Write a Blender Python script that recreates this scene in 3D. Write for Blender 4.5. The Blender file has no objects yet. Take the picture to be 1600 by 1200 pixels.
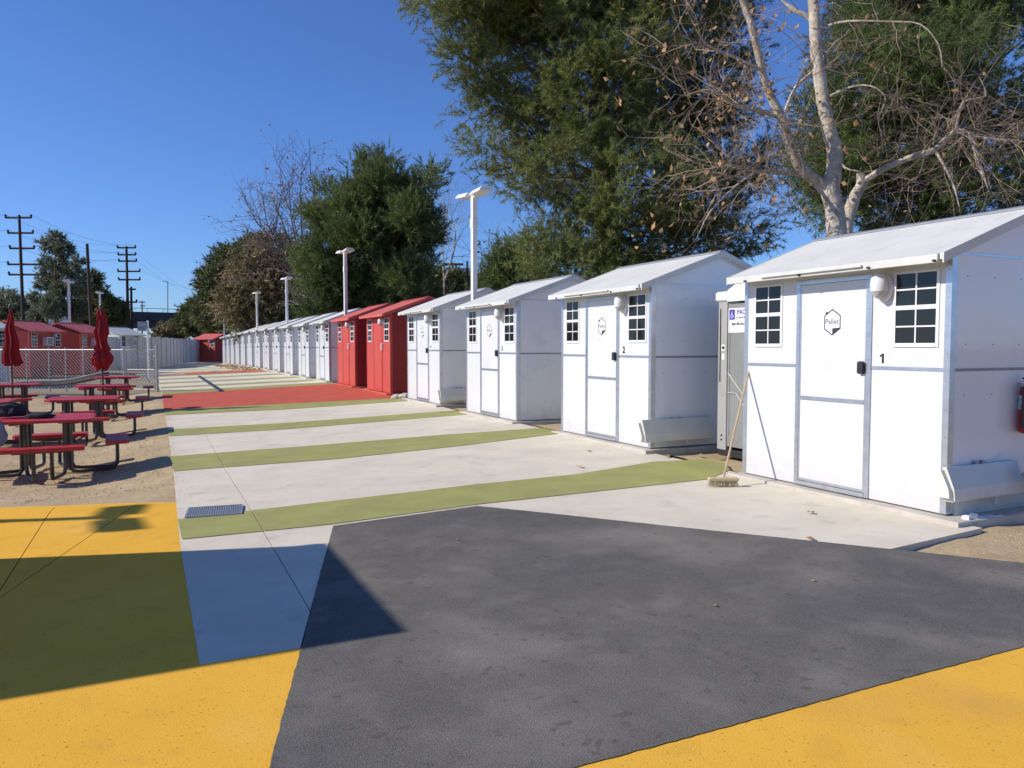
import bpy, bmesh, math, random
import numpy as np
from mathutils import Vector, Matrix, Euler, noise as mnoise
rad = math.radians
SC = bpy.context.scene
COL = SC.collection
random.seed(7)
RNG = np.random.default_rng(11)

# ------------------------------------------------------------------ camera, sky, sun, exposure
CAM_H = 1.5
YAW, PITCH = 25.575, 2.815
cam_d = bpy.data.cameras.new('camera'); cam = bpy.data.objects.new('camera', cam_d); COL.objects.link(cam)
cam.location = (0, 0, CAM_H); cam.rotation_euler = (rad(90 - PITCH), 0, rad(-YAW))
cam_d.sensor_width = 36; cam_d.lens = 27.0; cam_d.clip_start = 0.05; cam_d.clip_end = 3000
SC.camera = cam
SUN_EL = 33.0
SUN_AZ = (-0.959, 0.284)
W = bpy.data.worlds.new('World'); SC.world = W; W.use_nodes = True
nt = W.node_tree; bg = nt.nodes['Background']
sky = nt.nodes.new('ShaderNodeTexSky'); sky.sky_type = 'NISHITA'; sky.sun_disc = False
sky.sun_elevation = rad(SUN_EL); sky.sun_rotation = math.atan2(SUN_AZ[0], SUN_AZ[1])
sky.air_density = 1.0; sky.dust_density = 0.15; sky.ozone_density = 4.0; sky.altitude = 200
tint = nt.nodes.new('ShaderNodeMix'); tint.data_type = 'RGBA'; tint.blend_type = 'MULTIPLY'; tint.inputs[0].default_value = 1
tint.inputs[7].default_value = (.80, 1.07, 1.62, 1)
nt.links.new(sky.outputs[0], tint.inputs[6]); nt.links.new(tint.outputs[2], bg.inputs[0]); bg.inputs[1].default_value = 0.09
sun_d = bpy.data.lights.new('sun', 'SUN'); sun_d.energy = 5.0; sun_d.angle = rad(0.53); sun_d.color = (1.0, 0.93, 0.82)
sun = bpy.data.objects.new('sun', sun_d); COL.objects.link(sun)
ce, se = math.cos(rad(SUN_EL)), math.sin(rad(SUN_EL))
sun.rotation_euler = Vector((-SUN_AZ[0]*ce, -SUN_AZ[1]*ce, -se)).to_track_quat('-Z', 'Y').to_euler()
sun.location = (-20, 6, 14)
SC.view_settings.view_transform = 'Standard'; SC.view_settings.look = 'None'
SC.view_settings.exposure = 0.0; SC.view_settings.gamma = 1.0; SC.view_settings.use_curve_mapping = False
SC.render.engine = 'CYCLES'
SC.cycles.max_bounces = 6; SC.cycles.transparent_max_bounces = 12; SC.cycles.diffuse_bounces = 4
SC.cycles.glossy_bounces = 3; SC.cycles.caustics_reflective = False; SC.cycles.caustics_refractive = False

CM = Euler(cam.rotation_euler).to_matrix()
def vp(u, v, d):
    """a place out in the landscape: bearing/elevation as surveyed on the 1600x1200 photograph, at d metres depth"""
    return Vector((0, 0, CAM_H)) + CM @ Vector(((u-800)/1200*d, -(v-600)/1200*d, -d))

# ------------------------------------------------------------------ materials
def mat(name, col, rough=0.6, metal=0.0, bump=None, grime=0.0, spec=0.5, col2=None, scale=3.0, detail=6, island=0.0, translucent=0.0, speck=None):
    """procedural principled material; noise mixes col and col2 in object/world space, bump=(scale,strength,dist)"""
    m = bpy.data.materials.new(name); m.use_nodes = True
    t = m.node_tree; N, L = t.nodes, t.links
    b = N['Principled BSDF']; b.inputs['Roughness'].default_value = rough; b.inputs['Metallic'].default_value = metal
    b.inputs['Specular IOR Level'].default_value = spec
    geo = N.new('ShaderNodeNewGeometry'); pos = geo.outputs['Position']
    c = None
    if col2 is not None:
        n = N.new('ShaderNodeTexNoise'); n.inputs['Scale'].default_value = scale; n.inputs['Detail'].default_value = detail
        n.inputs['Roughness'].default_value = 0.62
        L.new(pos, n.inputs['Vector'])
        r = N.new('ShaderNodeValToRGB'); r.color_ramp.elements[0].position = 0.36; r.color_ramp.elements[1].position = 0.64
        r.color_ramp.elements[0].color = (*col, 1); r.color_ramp.elements[1].color = (*col2, 1)
        L.new(n.outputs[0], r.inputs[0]); c = r.outputs[0]
    else:
        rgb = N.new('ShaderNodeRGB'); rgb.outputs[0].default_value = (*col, 1); c = rgb.outputs[0]
    def mix(a, bcol, fac, mode='MIX'):
        x = N.new('ShaderNodeMix'); x.data_type = 'RGBA'; x.blend_type = mode
        if hasattr(fac, 'is_linked'): L.new(fac, x.inputs[0])
        else: x.inputs[0].default_value = fac
        L.new(a, x.inputs[6])
        if hasattr(bcol, 'is_linked'): L.new(bcol, x.inputs[7])
        else: x.inputs[7].default_value = (*bcol, 1)
        return x.outputs[2]
    if speck:                                        # list of (scale, lo, hi, colour, strength)
        for (s_, lo, hi, sc_, st) in speck:
            n = N.new('ShaderNodeTexNoise'); n.inputs['Scale'].default_value = s_; n.inputs['Detail'].default_value = 4
            L.new(pos, n.inputs['Vector'])
            mr = N.new('ShaderNodeMapRange'); mr.inputs[1].default_value = lo; mr.inputs[2].default_value = hi
            mr.inputs[3].default_value = 0; mr.inputs[4].default_value = st
            L.new(n.outputs[0], mr.inputs[0]); c = mix(c, sc_, mr.outputs[0])
    if grime:                                        # splashed dirt near the foot of a wall
        sp = N.new('ShaderNodeSeparateXYZ'); L.new(pos, sp.inputs[0])
        n = N.new('ShaderNodeTexNoise'); n.inputs['Scale'].default_value = 7; n.inputs['Detail'].default_value = 5; L.new(pos, n.inputs['Vector'])
        ad = N.new('ShaderNodeMath'); ad.operation = 'MULTIPLY_ADD'; ad.inputs[1].default_value = -.55; L.new(n.outputs[0], ad.inputs[0]); L.new(sp.outputs[2], ad.inputs[2])
        mr = N.new('ShaderNodeMapRange'); mr.inputs[1].default_value = .14; mr.inputs[2].default_value = -.22; mr.inputs[3].default_value = 0; mr.inputs[4].default_value = grime
        L.new(ad.outputs[0], mr.inputs[0]); c = mix(c, (.36, .30, .22), mr.outputs[0])
    if island:
        mr = N.new('ShaderNodeMapRange'); mr.inputs[3].default_value = 1 - island; mr.inputs[4].default_value = 1 + island
        L.new(geo.outputs['Random Per Island'], mr.inputs[0])
        hv = N.new('ShaderNodeHueSaturation'); L.new(c, hv.inputs['Color']); L.new(mr.outputs[0], hv.inputs['Value']); c = hv.outputs[0]
    L.new(c, b.inputs['Base Color'])
    if bump:
        prev = None
        for (s_, st, di) in (bump if isinstance(bump, list) else [bump]):
            n = N.new('ShaderNodeTexNoise'); n.inputs['Scale'].default_value = s_; n.inputs['Detail'].default_value = 5
            L.new(pos, n.inputs['Vector'])
            bn = N.new('ShaderNodeBump'); bn.inputs['Strength'].default_value = st; bn.inputs['Distance'].default_value = di
            L.new(n.outputs[0], bn.inputs['Height'])
            if prev: L.new(prev, bn.inputs['Normal'])
            prev = bn.outputs[0]
        L.new(prev, b.inputs['Normal'])
    if translucent:
        tr = N.new('ShaderNodeBsdfTranslucent'); L.new(c, tr.inputs[0])
        ms = N.new('ShaderNodeMixShader'); ms.inputs[0].default_value = translucent
        L.new(b.outputs[0], ms.inputs[1]); L.new(tr.outputs[0], ms.inputs[2])
        L.new(ms.outputs[0], N['Material Output'].inputs[0])
    return m

def glass(name, tint, opac):
    m = bpy.data.materials.new(name); m.use_nodes = True
    t = m.node_tree; N, L = t.nodes, t.links
    b = N['Principled BSDF']; b.inputs['Base Color'].default_value = (*tint, 1); b.inputs['Roughness'].default_value = 0.04
    b.inputs['Specular IOR Level'].default_value = 0.6
    tr = N.new('ShaderNodeBsdfTransparent'); tr.inputs[0].default_value = (.75, .78, .78, 1)
    ms = N.new('ShaderNodeMixShader'); ms.inputs[0].default_value = opac
    L.new(tr.outputs[0], ms.inputs[1]); L.new(b.outputs[0], ms.inputs[2]); L.new(ms.outputs[0], N['Material Output'].inputs[0])
    return m

M = {}
M['white_panel'] = mat('white_panel', (.66, .67, .69), .28, grime=.22, col2=(.63, .64, .665), scale=.9, bump=[(1.6, .10, .02)], spec=.5,
                       speck=[(2.6, .60, .78, (.52, .52, .50), .35), (46, .68, .8, (.4, .38, .36), .5)])
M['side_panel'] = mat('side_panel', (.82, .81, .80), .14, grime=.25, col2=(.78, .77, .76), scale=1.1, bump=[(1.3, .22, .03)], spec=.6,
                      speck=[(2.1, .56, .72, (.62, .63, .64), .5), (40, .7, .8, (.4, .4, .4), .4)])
M['side_panel_shaded'] = mat('side_panel_shaded', (.80, .84, .88), .10, col2=(.76, .80, .84), scale=1.1, bump=[(1.3, .22, .03)], spec=.6, speck=[(2.3, .58, .70, (.80, .80, .80), .6), (40, .7, .8, (.5, .5, .5), .4)])  # white panel with the bluish sky cast of its shaded side mixed into the colour
M['roof_white'] = mat('roof_white', (.68, .67, .635), .55, col2=(.62, .61, .575), scale=1.7, bump=(9, .1, .01), speck=[(5, .58, .75, (.45, .42, .36), .35)])
M['trim_cream'] = mat('trim_cream', (.64, .64, .61), .45, col2=(.58, .58, .54), scale=4, speck=[(14, .6, .75, (.35, .33, .28), .4)])
M['aluminium'] = mat('aluminium', (.60, .63, .68), .32, .8, col2=(.50, .53, .59), scale=9, bump=(30, .1, .005))
M['vinyl'] = mat('vinyl', (.76, .76, .77), .35, col2=(.72, .72, .73), scale=7)
M['glass'] = glass('window_glass', (.02, .022, .025), .62)
M['interior'] = mat('interior', (.55, .54, .52), .7, col2=(.5, .49, .47), scale=3)
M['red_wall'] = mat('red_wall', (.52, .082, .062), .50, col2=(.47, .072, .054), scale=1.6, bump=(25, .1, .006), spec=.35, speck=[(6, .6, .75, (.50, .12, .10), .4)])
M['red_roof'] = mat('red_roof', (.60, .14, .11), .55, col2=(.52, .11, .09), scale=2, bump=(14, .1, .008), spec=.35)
M['red_shaded'] = mat('red_shaded', (.30, .030, .028), .5, col2=(.27, .026, .025), scale=1.4, spec=.35, bump=(12, .08, .006))  # same paint as the front wall, darkened to put the sides' shade into it
M['black_plastic'] = mat('black_plastic', (.018, .018, .02), .4, col2=(.03, .03, .032), scale=30)
M['decal_black'] = mat('decal_black', (.03, .022, .03), .5, col2=(.04, .03, .035), scale=20)
M['decal_grey'] = mat('decal_grey', (.10, .115, .13), .5, col2=(.13, .145, .16), scale=30)
M['decal_white'] = mat('decal_white', (.86, .86, .87), .4, col2=(.83, .83, .84), scale=8)
M['lamp_lens'] = mat('lamp_lens', (.45, .45, .43), .3, col2=(.5, .5, .48), scale=20)
M['concrete'] = mat('concrete', (.70, .63, .51), .9, spec=.06, col2=(.62, .555, .445), scale=1.3, bump=[(55, .18, .004), (6, .1, .01)],
                    speck=[(.5, .55, .75, (.44, .41, .36), .5), (3.2, .58, .7, (.42, .38, .32), .35), (90, .62, .75, (.33, .3, .25), .35)])
M['pad'] = mat('pad_concrete', (.54, .50, .44), .88, col2=(.46, .42, .36), scale=3, bump=(40, .2, .006), speck=[(8, .55, .7, (.33, .29, .24), .4)])
M['green_paint'] = mat('green_paint', (.36, .36, .12), .8, spec=.15, col2=(.305, .30, .115), scale=1.8, bump=[(60, .16, .004)], speck=[(2.4, .58, .74, (.40, .385, .2), .45), (80, .64, .75, (.22, .21, .1), .3)])
M['red_paint'] = mat('red_paint', (.54, .115, .072), .8, spec=.15, col2=(.48, .10, .062), scale=1.2, bump=[(60, .16, .004)], speck=[(3, .6, .75, (.58, .2, .17), .4)])
M['yellow_paint'] = mat('yellow_paint', (.84, .462, .066), .88, spec=.03, col2=(.78, .418, .055), scale=1.1, bump=[(120, .5, .004), (9, .15, .01)],
                        speck=[(.9, .56, .74, (.82, .50, .13), .5), (75, .655, .70, (.22, .13, .03), .75), (5, .56, .75, (.62, .33, .06), .5), (.7, .60, .72, (.60, .34, .09), .5)])
M['asphalt'] = mat('asphalt', (.120, .111, .098), .9, spec=.05, col2=(.150, .139, .120), scale=1.6, bump=[(150, .8, .004), (22, .12, .008)],
                   speck=[(.9, .52, .70, (.30, .275, .235), .6), (2.6, .54, .72, (.24, .222, .19), .6), (14, .62, .70, (.055, .052, .05), .5), (.5, .48, .62, (.082, .080, .082), .55), (5, .52, .74, (.19, .18, .165), .35), (240, .50, .66, (.27, .26, .24), .6), (160, .56, .70, (.03, .03, .032), .75), (60, .64, .72, (.05, .05, .05), .5)])
M['dirt'] = mat('dirt', (.50, .385, .235), .95, spec=.1, col2=(.41, .31, .185), scale=1.6, bump=[(18, .5, .02), (95, .7, .008)],
                speck=[(5.5, .54, .7, (.56, .46, .31), .6), (38, .60, .72, (.20, .15, .09), .6), (9, .62, .72, (.30, .225, .14), .5)])
M['dirt_far'] = mat('dirt_far', (.30, .24, .15), .95, col2=(.20, .17, .10), scale=.3, bump=(9, .3, .05))
M['soil'] = mat('soil', (.10, .08, .055), .95, col2=(.14, .11, .07), scale=20)
M['steel_black'] = mat('steel_black', (.028, .020, .022), .35, col2=(.04, .03, .03), scale=25, spec=.6)
M['table_red'] = mat('table_red', (.48, .035, .036), .5, col2=(.40, .026, .028), scale=5, bump=(60, .35, .006), spec=.35, speck=[(7, .6, .75, (.55, .12, .13), .5)])
M['canvas_red'] = mat('canvas_red', (.36, .012, .018), .8, col2=(.27, .008, .012), scale=9, bump=(20, .2, .01), translucent=.12)
M['wood_pole'] = mat('wood_pole', (.035, .022, .017), .9, col2=(.06, .038, .03), scale=6, bump=(20, .4, .02))
M['wood_light'] = mat('wood_light', (.50, .36, .22), .6, col2=(.42, .30, .17), scale=22, bump=(30, .2, .004))
M['bristle'] = mat('bristle', (.62, .50, .30), .9, col2=(.50, .40, .22), scale=35, bump=(160, .8, .01), island=.2)
M['metal_white'] = mat('metal_white', (.78, .78, .76), .4, col2=(.72, .72, .70), scale=5)
M['galv'] = mat('galvanised', (.46, .47, .48), .42, .6, col2=(.36, .37, .39), scale=14)
M['steel_grey'] = mat('steel_grey', (.25, .27, .30), .55, .3, col2=(.30, .32, .35), scale=9)
M['potty_grey'] = mat('potty_grey', (.235, .24, .235), .5, col2=(.205, .21, .205), scale=3, bump=(60, .15, .004))
M['potty_light'] = mat('potty_light', (.36, .355, .335), .5, col2=(.32, .315, .30), scale=3, bump=(60, .15, .004))
M['potty_white'] = mat('potty_white', (.80, .79, .76), .5, col2=(.72, .71, .68), scale=3)
M['sign_blue'] = mat('sign_blue', (.05, .03, .35), .5, col2=(.06, .04, .38), scale=10)
M['ext_red'] = mat('extinguisher_red', (.38, .012, .015), .25, col2=(.34, .01, .012), scale=5)
M['label_blue'] = mat('label_blue', (.12, .25, .45), .5, col2=(.55, .62, .5), scale=30)
M['flap'] = mat('flap_plastic', (.80, .79, .70), .35, col2=(.74, .73, .65), scale=3, spec=.5, translucent=.15)
M['grey_wall'] = mat('fence_panel', (.64, .64, .60), .55, col2=(.55, .55, .52), scale=1.1, speck=[(4, .58, .72, (.33, .32, .3), .4)])
M['bridge'] = mat('bridge_concrete', (.045, .05, .06), .85, col2=(.065, .07, .08), scale=.4)
M['bridge_rail'] = mat('bridge_rail', (.035, .04, .05), .8, col2=(.05, .055, .065), scale=.5)
M['bark_pale'] = mat('sycamore_bark', (.60, .53, .43), .85, col2=(.30, .235, .17), scale=5.5, bump=[(14, .5, .03)], speck=[(11, .55, .66, (.62, .57, .48), .8), (26, .62, .72, (.12, .09, .06), .6)])
M['bark_dark'] = mat('dark_bark', (.085, .06, .045), .95, col2=(.14, .10, .075), scale=5, bump=(18, .7, .04))
M['twig'] = mat('twig_bark', (.40, .31, .235), .9, col2=(.24, .17, .12), scale=4, island=.3)
M['twig_far'] = mat('far_twig_bark', (.20, .145, .13), .9, col2=(.13, .09, .08), scale=1, island=.3)
M['dead_leaf'] = mat('dead_leaf', (.50, .32, .15), .8, col2=(.30, .16, .07), scale=7, island=.45, translucent=.3)
M['pine_olive'] = mat('pine_needles', (.25, .275, .08), .6, col2=(.13, .16, .045), scale=.75, detail=4, island=.35, translucent=.34, speck=[(1.6, .60, .74, (.26, .22, .08), .4)])
M['pine_green'] = mat('pine_needles_green', (.17, .215, .06), .6, col2=(.08, .115, .034), scale=.8, detail=4, island=.35, translucent=.34)
M['pine_blue'] = mat('pine_needles_cool', (.19, .235, .07), .6, col2=(.08, .115, .035), scale=.5, detail=4, island=.35, translucent=.34)
M['leaf_olive'] = mat('olive_foliage', (.17, .175, .06), .65, col2=(.08, .10, .032), scale=.35, island=.4, translucent=.2)
M['leaf_brown'] = mat('brown_foliage', (.34, .25, .15), .8, col2=(.16, .165, .07), scale=.4, island=.45, translucent=.25)
M['leaf_gum'] = mat('eucalyptus_foliage', (.25, .27, .17), .6, col2=(.14, .165, .095), scale=.3, island=.4, translucent=.2)
M['cloth_black'] = mat('cloth_black', (.012, .014, .025), .85, col2=(.02, .022, .035), scale=12, bump=(14, .5, .02))
M['cloth_denim'] = mat('cloth_denim', (.12, .15, .23), .85, col2=(.2, .24, .33), scale=14, bump=(20, .4, .01))
M['tarp'] = mat('tarp_brown', (.06, .045, .035), .8, col2=(.04, .032, .026), scale=3, bump=(5, .4, .03))
M['far_building'] = mat('far_building_wall', (.06, .06, .085), .7, col2=(.08, .08, .11), scale=.5)
M['wire'] = mat('wire', (.03, .03, .035), .6, col2=(.05, .05, .055), scale=1)

# ------------------------------------------------------------------ mesh helpers
class MB:
    def __init__(s): s.v = []; s.f = []
    def add(s, vs, fs):
        o = len(s.v); s.v.extend([tuple(a) for a in vs]); s.f.extend([tuple(i+o for i in f) for f in fs]); return s
    def box(s, x0, x1, y0, y1, z0, z1, bev=0.0, m=None):
        if bev:
            b = min(bev, (x1-x0)/2.1, (y1-y0)/2.1, (z1-z0)/2.1)
            P = []
            for (zz, ins) in ((z0, b), (z0+b, 0), (z1-b, 0), (z1, b)):
                P += [(x0+ins+b, y0+ins), (x1-ins-b, y0+ins), (x1-ins, y0+ins+b), (x1-ins, y1-ins-b), (x1-ins-b, y1-ins), (x0+ins+b, y1-ins), (x0+ins, y1-ins-b), (x0+ins, y0+ins+b)] if False else \
                     [(x0+ins, y0+ins, zz), (x1-ins, y0+ins, zz), (x1-ins, y1-ins, zz), (x0+ins, y1-ins, zz)]
            vs = P; fs = [(3, 2, 1, 0), (12, 13, 14, 15)]
            for k in range(3):
                for i in range(4):
                    j = (i+1) % 4; fs.append((k*4+i, k*4+j, k*4+4+j, k*4+4+i))
        else:
            vs = [(x0, y0, z0), (x1, y0, z0), (x1, y1, z0), (x0, y1, z0), (x0, y0, z1), (x1, y0, z1), (x1, y1, z1), (x0, y1, z1)]
            fs = [(3, 2, 1, 0), (4, 5, 6, 7), (0, 1, 5, 4), (1, 2, 6, 5), (2, 3, 7, 6), (3, 0, 4, 7)]
        if m is not None: vs = [tuple(m @ Vector(v)) for v in vs]
        return s.add(vs, fs)
    def prism(s, pts, h0, h1, axis='z'):
        """polygon pts (2D) extruded between h0 and h1 along axis"""
        n = len(pts)
        def mk(p, h):
            return (p[0], p[1], h) if axis == 'z' else ((p[0], h, p[1]) if axis == 'y' else (h, p[0], p[1]))
        vs = [mk(p, h0) for p in pts]+[mk(p, h1) for p in pts]
        fs = [tuple(range(n))[::-1], tuple(range(n, 2*n))]+[(i, (i+1) % n, n+(i+1) % n, n+i) for i in range(n)]
        return s.add(vs, fs)
    def tube(s, pts, rs, n=8, caps=True):
        pts = [Vector(p) for p in pts]
        if not hasattr(rs, '__len__'): rs = [rs]*len(pts)
        base = len(s.v); up = None
        for i, p in enumerate(pts):
            d = (pts[min(i+1, len(pts)-1)]-pts[max(i-1, 0)])
            d = d.normalized() if d.length > 1e-9 else Vector((0, 0, 1))
            if up is None:
                up = Vector((0, 0, 1)) if abs(d.z) < .9 else Vector((1, 0, 0))
            a = d.cross(up); a = a.normalized() if a.length > 1e-6 else d.orthogonal().normalized()
            b = a.cross(d).normalized(); up = b
            for k in range(n):
                t = 2*math.pi*k/n
                s.v.append(tuple(p+(a*math.cos(t)+b*math.sin(t))*rs[i]))
        for i in range(len(pts)-1):
            for k in range(n):
                j = (k+1) % n
                s.f.append((base+i*n+k, base+i*n+j, base+(i+1)*n+j, base+(i+1)*n+k))
        if caps:
            s.f.append(tuple(base+k for k in range(n))[::-1]); s.f.append(tuple(base+(len(pts)-1)*n+k for k in range(n)))
        return s
    def lathe(s, prof, n=16, m=None):
        base = len(s.v); P = []
        for (r, z) in prof:
            for k in range(n):
                t = 2*math.pi*k/n; P.append((r*math.cos(t), r*math.sin(t), z))
        if m is not None: P = [tuple(m @ Vector(p)) for p in P]
        s.v += P
        for i in range(len(prof)-1):
            for k in range(n):
                j = (k+1) % n; s.f.append((base+i*n+k, base+i*n+j, base+(i+1)*n+j, base+(i+1)*n+k))
        s.f.append(tuple(base+k for k in range(n))[::-1]); s.f.append(tuple(base+(len(prof)-1)*n+k for k in range(n)))
        return s
    def mesh(s, name, m, smooth=False):
        me = bpy.data.meshes.new(name); me.from_pydata(s.v, [], s.f); me.update()
        if m: me.materials.append(M[m] if isinstance(m, str) else m)
        if smooth:
            me.polygons.foreach_set('use_smooth', [True]*len(me.polygons))
            try: me.set_sharp_from_angle(angle=rad(38))
            except Exception: pass
        return me
    def build(s, name, m, parent=None, loc=None, smooth=False, rot=None):
        return put(name, s.mesh(name, m, smooth), parent, loc, rot)

def put(name, me, parent=None, loc=None, rot=None):
    o = bpy.data.objects.new(name, me); COL.objects.link(o)
    if parent: o.parent = parent
    if loc is not None: o.location = loc
    if rot is not None: o.rotation_euler = rot
    return o
def thing(name, label, cat, loc=(0, 0, 0), rz=0, group=None):
    o = bpy.data.objects.new(name, None); COL.objects.link(o); o.empty_display_size = .2
    o.location = loc; o.rotation_euler = (0, 0, rz); tag(o, label, cat, group); return o
def tag(o, label, cat, group=None):
    o['label'] = label; o['category'] = cat
    if group: o['group'] = group
    return o
KIDS = {}
def copy_tree(o, parent=None):
    c = o.copy(); COL.objects.link(c)
    if parent is not None: c.parent = parent
    for ch in list(o.children): copy_tree(ch, c)
    return c
def structure(o): o['kind'] = 'structure'; return o
def text_mesh(s, size, m, bold=0.0, name='lettering', xs=1.0):
    cu = bpy.data.curves.new('t', 'FONT'); cu.body = s; cu.size = size; cu.align_x = 'CENTER'; cu.align_y = 'CENTER'; cu.extrude = .0012; cu.offset = bold
    o = bpy.data.objects.new('t', cu); COL.objects.link(o)
    bpy.context.view_layer.update()
    dg = bpy.context.evaluated_depsgraph_get()
    me = bpy.data.meshes.new_from_object(o.evaluated_get(dg)); bpy.data.objects.remove(o); bpy.data.curves.remove(cu)
    me.name = name; me.materials.clear(); me.materials.append(M[m])
    if xs != 1: me.transform(Matrix.Diagonal((xs, 1, 1, 1)))
    return me
# lettering on a wall whose outward normal is -X and whose reader's left is +Y
FACE = Euler((rad(90), 0, rad(-90))).to_matrix().to_4x4()

# ------------------------------------------------------------------ terrain height
HLp = [(-50, 0), (5, 0), (8, -.02), (11, -.08), (16, -.08), (22, -.05), (30, 0), (400, 0)]
HRp = [(-50, 0), (5, 0), (11, .08), (15.6, .08), (20, .13), (24, .16), (36, .17), (40, .18), (44, .2), (48, .19), (55, .17), (63, .09), (77, -.06), (400, -.06)]
def interp(P, y):
    if y <= P[0][0]: return P[0][1]
    for (a, b), (c, d) in zip(P, P[1:]):
        if y <= c: return b+(d-b)*(y-a)/(c-a)
    return P[-1][1]
def HT(x, y):
    a, b = interp(HLp, y), interp(HRp, y)
    h = a+(b-a)*min(max((x-.3)/6.05, 0), 1)
    if x < .3: h -= .14*min(1, .3-x)*interp([(8.4, 0), (10.5, 1), (30, 1), (45, 0)], y)
    return h
SH = -.035                                   # walking surface lies this far below the cabin bases
def sheet(name, poly, m, off=0.0, step=None, thick=0.0, structure_=True, jitter=0.0):
    bm = bmesh.new()
    f = bm.faces.new([bm.verts.new((x, y, 0)) for x, y in poly])
    xs = [p[0] for p in poly]; ys = [p[1] for p in poly]
    cutx = [a for a in [-.7, -.2, .3]+[.3+.55*k for k in range(1, 12)] if min(xs) < a < max(xs)]
    cuty = [a for a in [5, 5.6, 6.2, 6.8, 7.4, 8, 8.4]+[8.4+.5*k for k in range(1, 16)]+list(range(16, 48))+[50, 52.5, 55, 58, 60.5, 63, 67, 70, 73.5, 77] if min(ys) < a < max(ys)]
    for a in cutx: bmesh.ops.bisect_plane(bm, geom=bm.verts[:]+bm.edges[:]+bm.faces[:], plane_co=(a, 0, 0), plane_no=(1, 0, 0), dist=1e-4)
    for a in cuty: bmesh.ops.bisect_plane(bm, geom=bm.verts[:]+bm.edges[:]+bm.faces[:], plane_co=(0, a, 0), plane_no=(0, 1, 0), dist=1e-4)
    bmesh.ops.triangulate(bm, faces=bm.faces[:])
    bm.normal_update()
    for f in bm.faces:
        if f.normal.z < 0: f.normal_flip()
    for v in bm.verts: v.co.z = HT(v.co.x, v.co.y)+SH+off
    if thick:
        be = [e for e in bm.edges if e.is_boundary]
        low = {}
        for e in be:
            for v in e.verts:
                if v not in low: low[v] = bm.verts.new((v.co.x, v.co.y, v.co.z-thick))
        for e in be:
            a, b = e.verts
            try: bm.faces.new((a, b, low[b], low[a]))
            except ValueError: pass
        bmesh.ops.recalc_face_normals(bm, faces=bm.faces[:])
    me = bpy.data.meshes.new(name); bm.to_mesh(me); bm.free(); me.materials.append(M[m])
    o = put(name, me)
    if structure_: structure(o)
    return o
def clip(poly, a, b, c):
    """keep the part of poly where a*x+b*y+c >= 0"""
    out = []
    for i in range(len(poly)):
        p, q = poly[i], poly[(i+1) % len(poly)]
        dp, dq = a*p[0]+b*p[1]+c, a*q[0]+b*q[1]+c
        if dp >= 0: out.append(p)
        if dp*dq < 0:
            t = dp/(dp-dq); out.append((p[0]+(q[0]-p[0])*t, p[1]+(q[1]-p[1])*t))
    return out
def split(poly, p0, p1, gap):
    """cut a polygon along the line p0-p1, leaving an open joint"""
    dx, dy = p1[0]-p0[0], p1[1]-p0[1]; l = math.hypot(dx, dy); nx, ny = -dy/l, dx/l; c = -(nx*p0[0]+ny*p0[1])
    return [q for q in (clip(poly, nx, ny, c-gap/2), clip(poly, -nx, -ny, -c-gap/2)) if len(q) > 2]
def rough(poly, step=.035, amp=.0016, seed=1):
    out = []; rr = random.Random(seed)
    for i in range(len(poly)):
        (ax, ay), (bx, by) = poly[i], poly[(i+1) % len(poly)]; L = math.hypot(bx-ax, by-ay); n = max(1, int(L/step)); nx, ny = -(by-ay)/L, (bx-ax)/L
        for k in range(n):
            o = 0 if k == 0 else rr.gauss(0, amp)+amp*1.5*math.sin(k*.11+i)
            out.append((ax+(bx-ax)*k/n+nx*o, ay+(by-ay)*k/n+ny*o))
    return out
def sheets(name, poly, m, off, cuts, thick=0.0, gap=.007):
    ps = [poly]
    for (p0, p1) in cuts: ps = [r for q in ps for r in split(q, p0, p1, gap)]
    return [sheet(name, q, m, off, thick=thick) for q in ps]

# ------------------------------------------------------------------ ground
def ground():
    xs = list(np.arange(-8, 12.1, .5)); ys = list(np.arange(-6, 46.1, .75))
    xs = [-1500, -600, -200, -90, -40, -20, -12]+xs+[15, 20, 30, 60, 140, 400, 1500]; ys = [-300, -60, -20, -10]+ys+[50, 55, 63, 77, 95, 130, 200, 400, 900, 2500]
    mb = MB()
    for y in ys:
        for x in xs:
            mb.v.append((x, y, HT(x, y)+SH-.055+(.05*max(0, math.sin(x*.9)*math.sin(y*1.1)) if x > 7 or y > 46 else 0)))
    n = len(xs)
    for j in range(len(ys)-1):
        for i in range(n-1):
            mb.f.append((j*n+i, j*n+i+1, (j+1)*n+i+1, (j+1)*n+i))
    return structure(mb.build('ground', 'dirt_far'))
ground()
# dirt yard under the picnic tables, slightly uneven
def dirt_patch(name, x0, x1, y0, y1, edge=None, step=.16, off=-.012, amp=.012):
    nx = int((x1-x0)/step)+1; ny = int((y1-y0)/step)+1; mb = MB()
    for j in range(ny+1):
        for i in range(nx+1):
            x = x0+(x1-x0)*i/nx; y = y0+(y1-y0)*j/ny
            if edge: x, y = edge(i/nx, j/ny, x, y)
            k = mnoise.noise(Vector((x*2.2, y*2.2, 0)))+.5*mnoise.noise(Vector((x*7, y*7, 3)))
            mb.v.append((x, y, HT(x, y)+SH+off+amp*k))
    for j in range(ny):
        for i in range(nx): mb.f.append((j*(nx+1)+i, j*(nx+1)+i+1, (j+1)*(nx+1)+i+1, (j+1)*(nx+1)+i))
    return structure(mb.build(name, 'dirt', smooth=True))
WL = [(.21, 4.0), (.22, 6.35), (.24, 7.43), (.31, 10.71), (.38, 16.26), (.42, 20.87), (.48, 26.9), (.5, 28.7), (.6, 60), (1.0, 80)]
def wl(y):
    return interp([(b, a) for a, b in WL], y)
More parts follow.
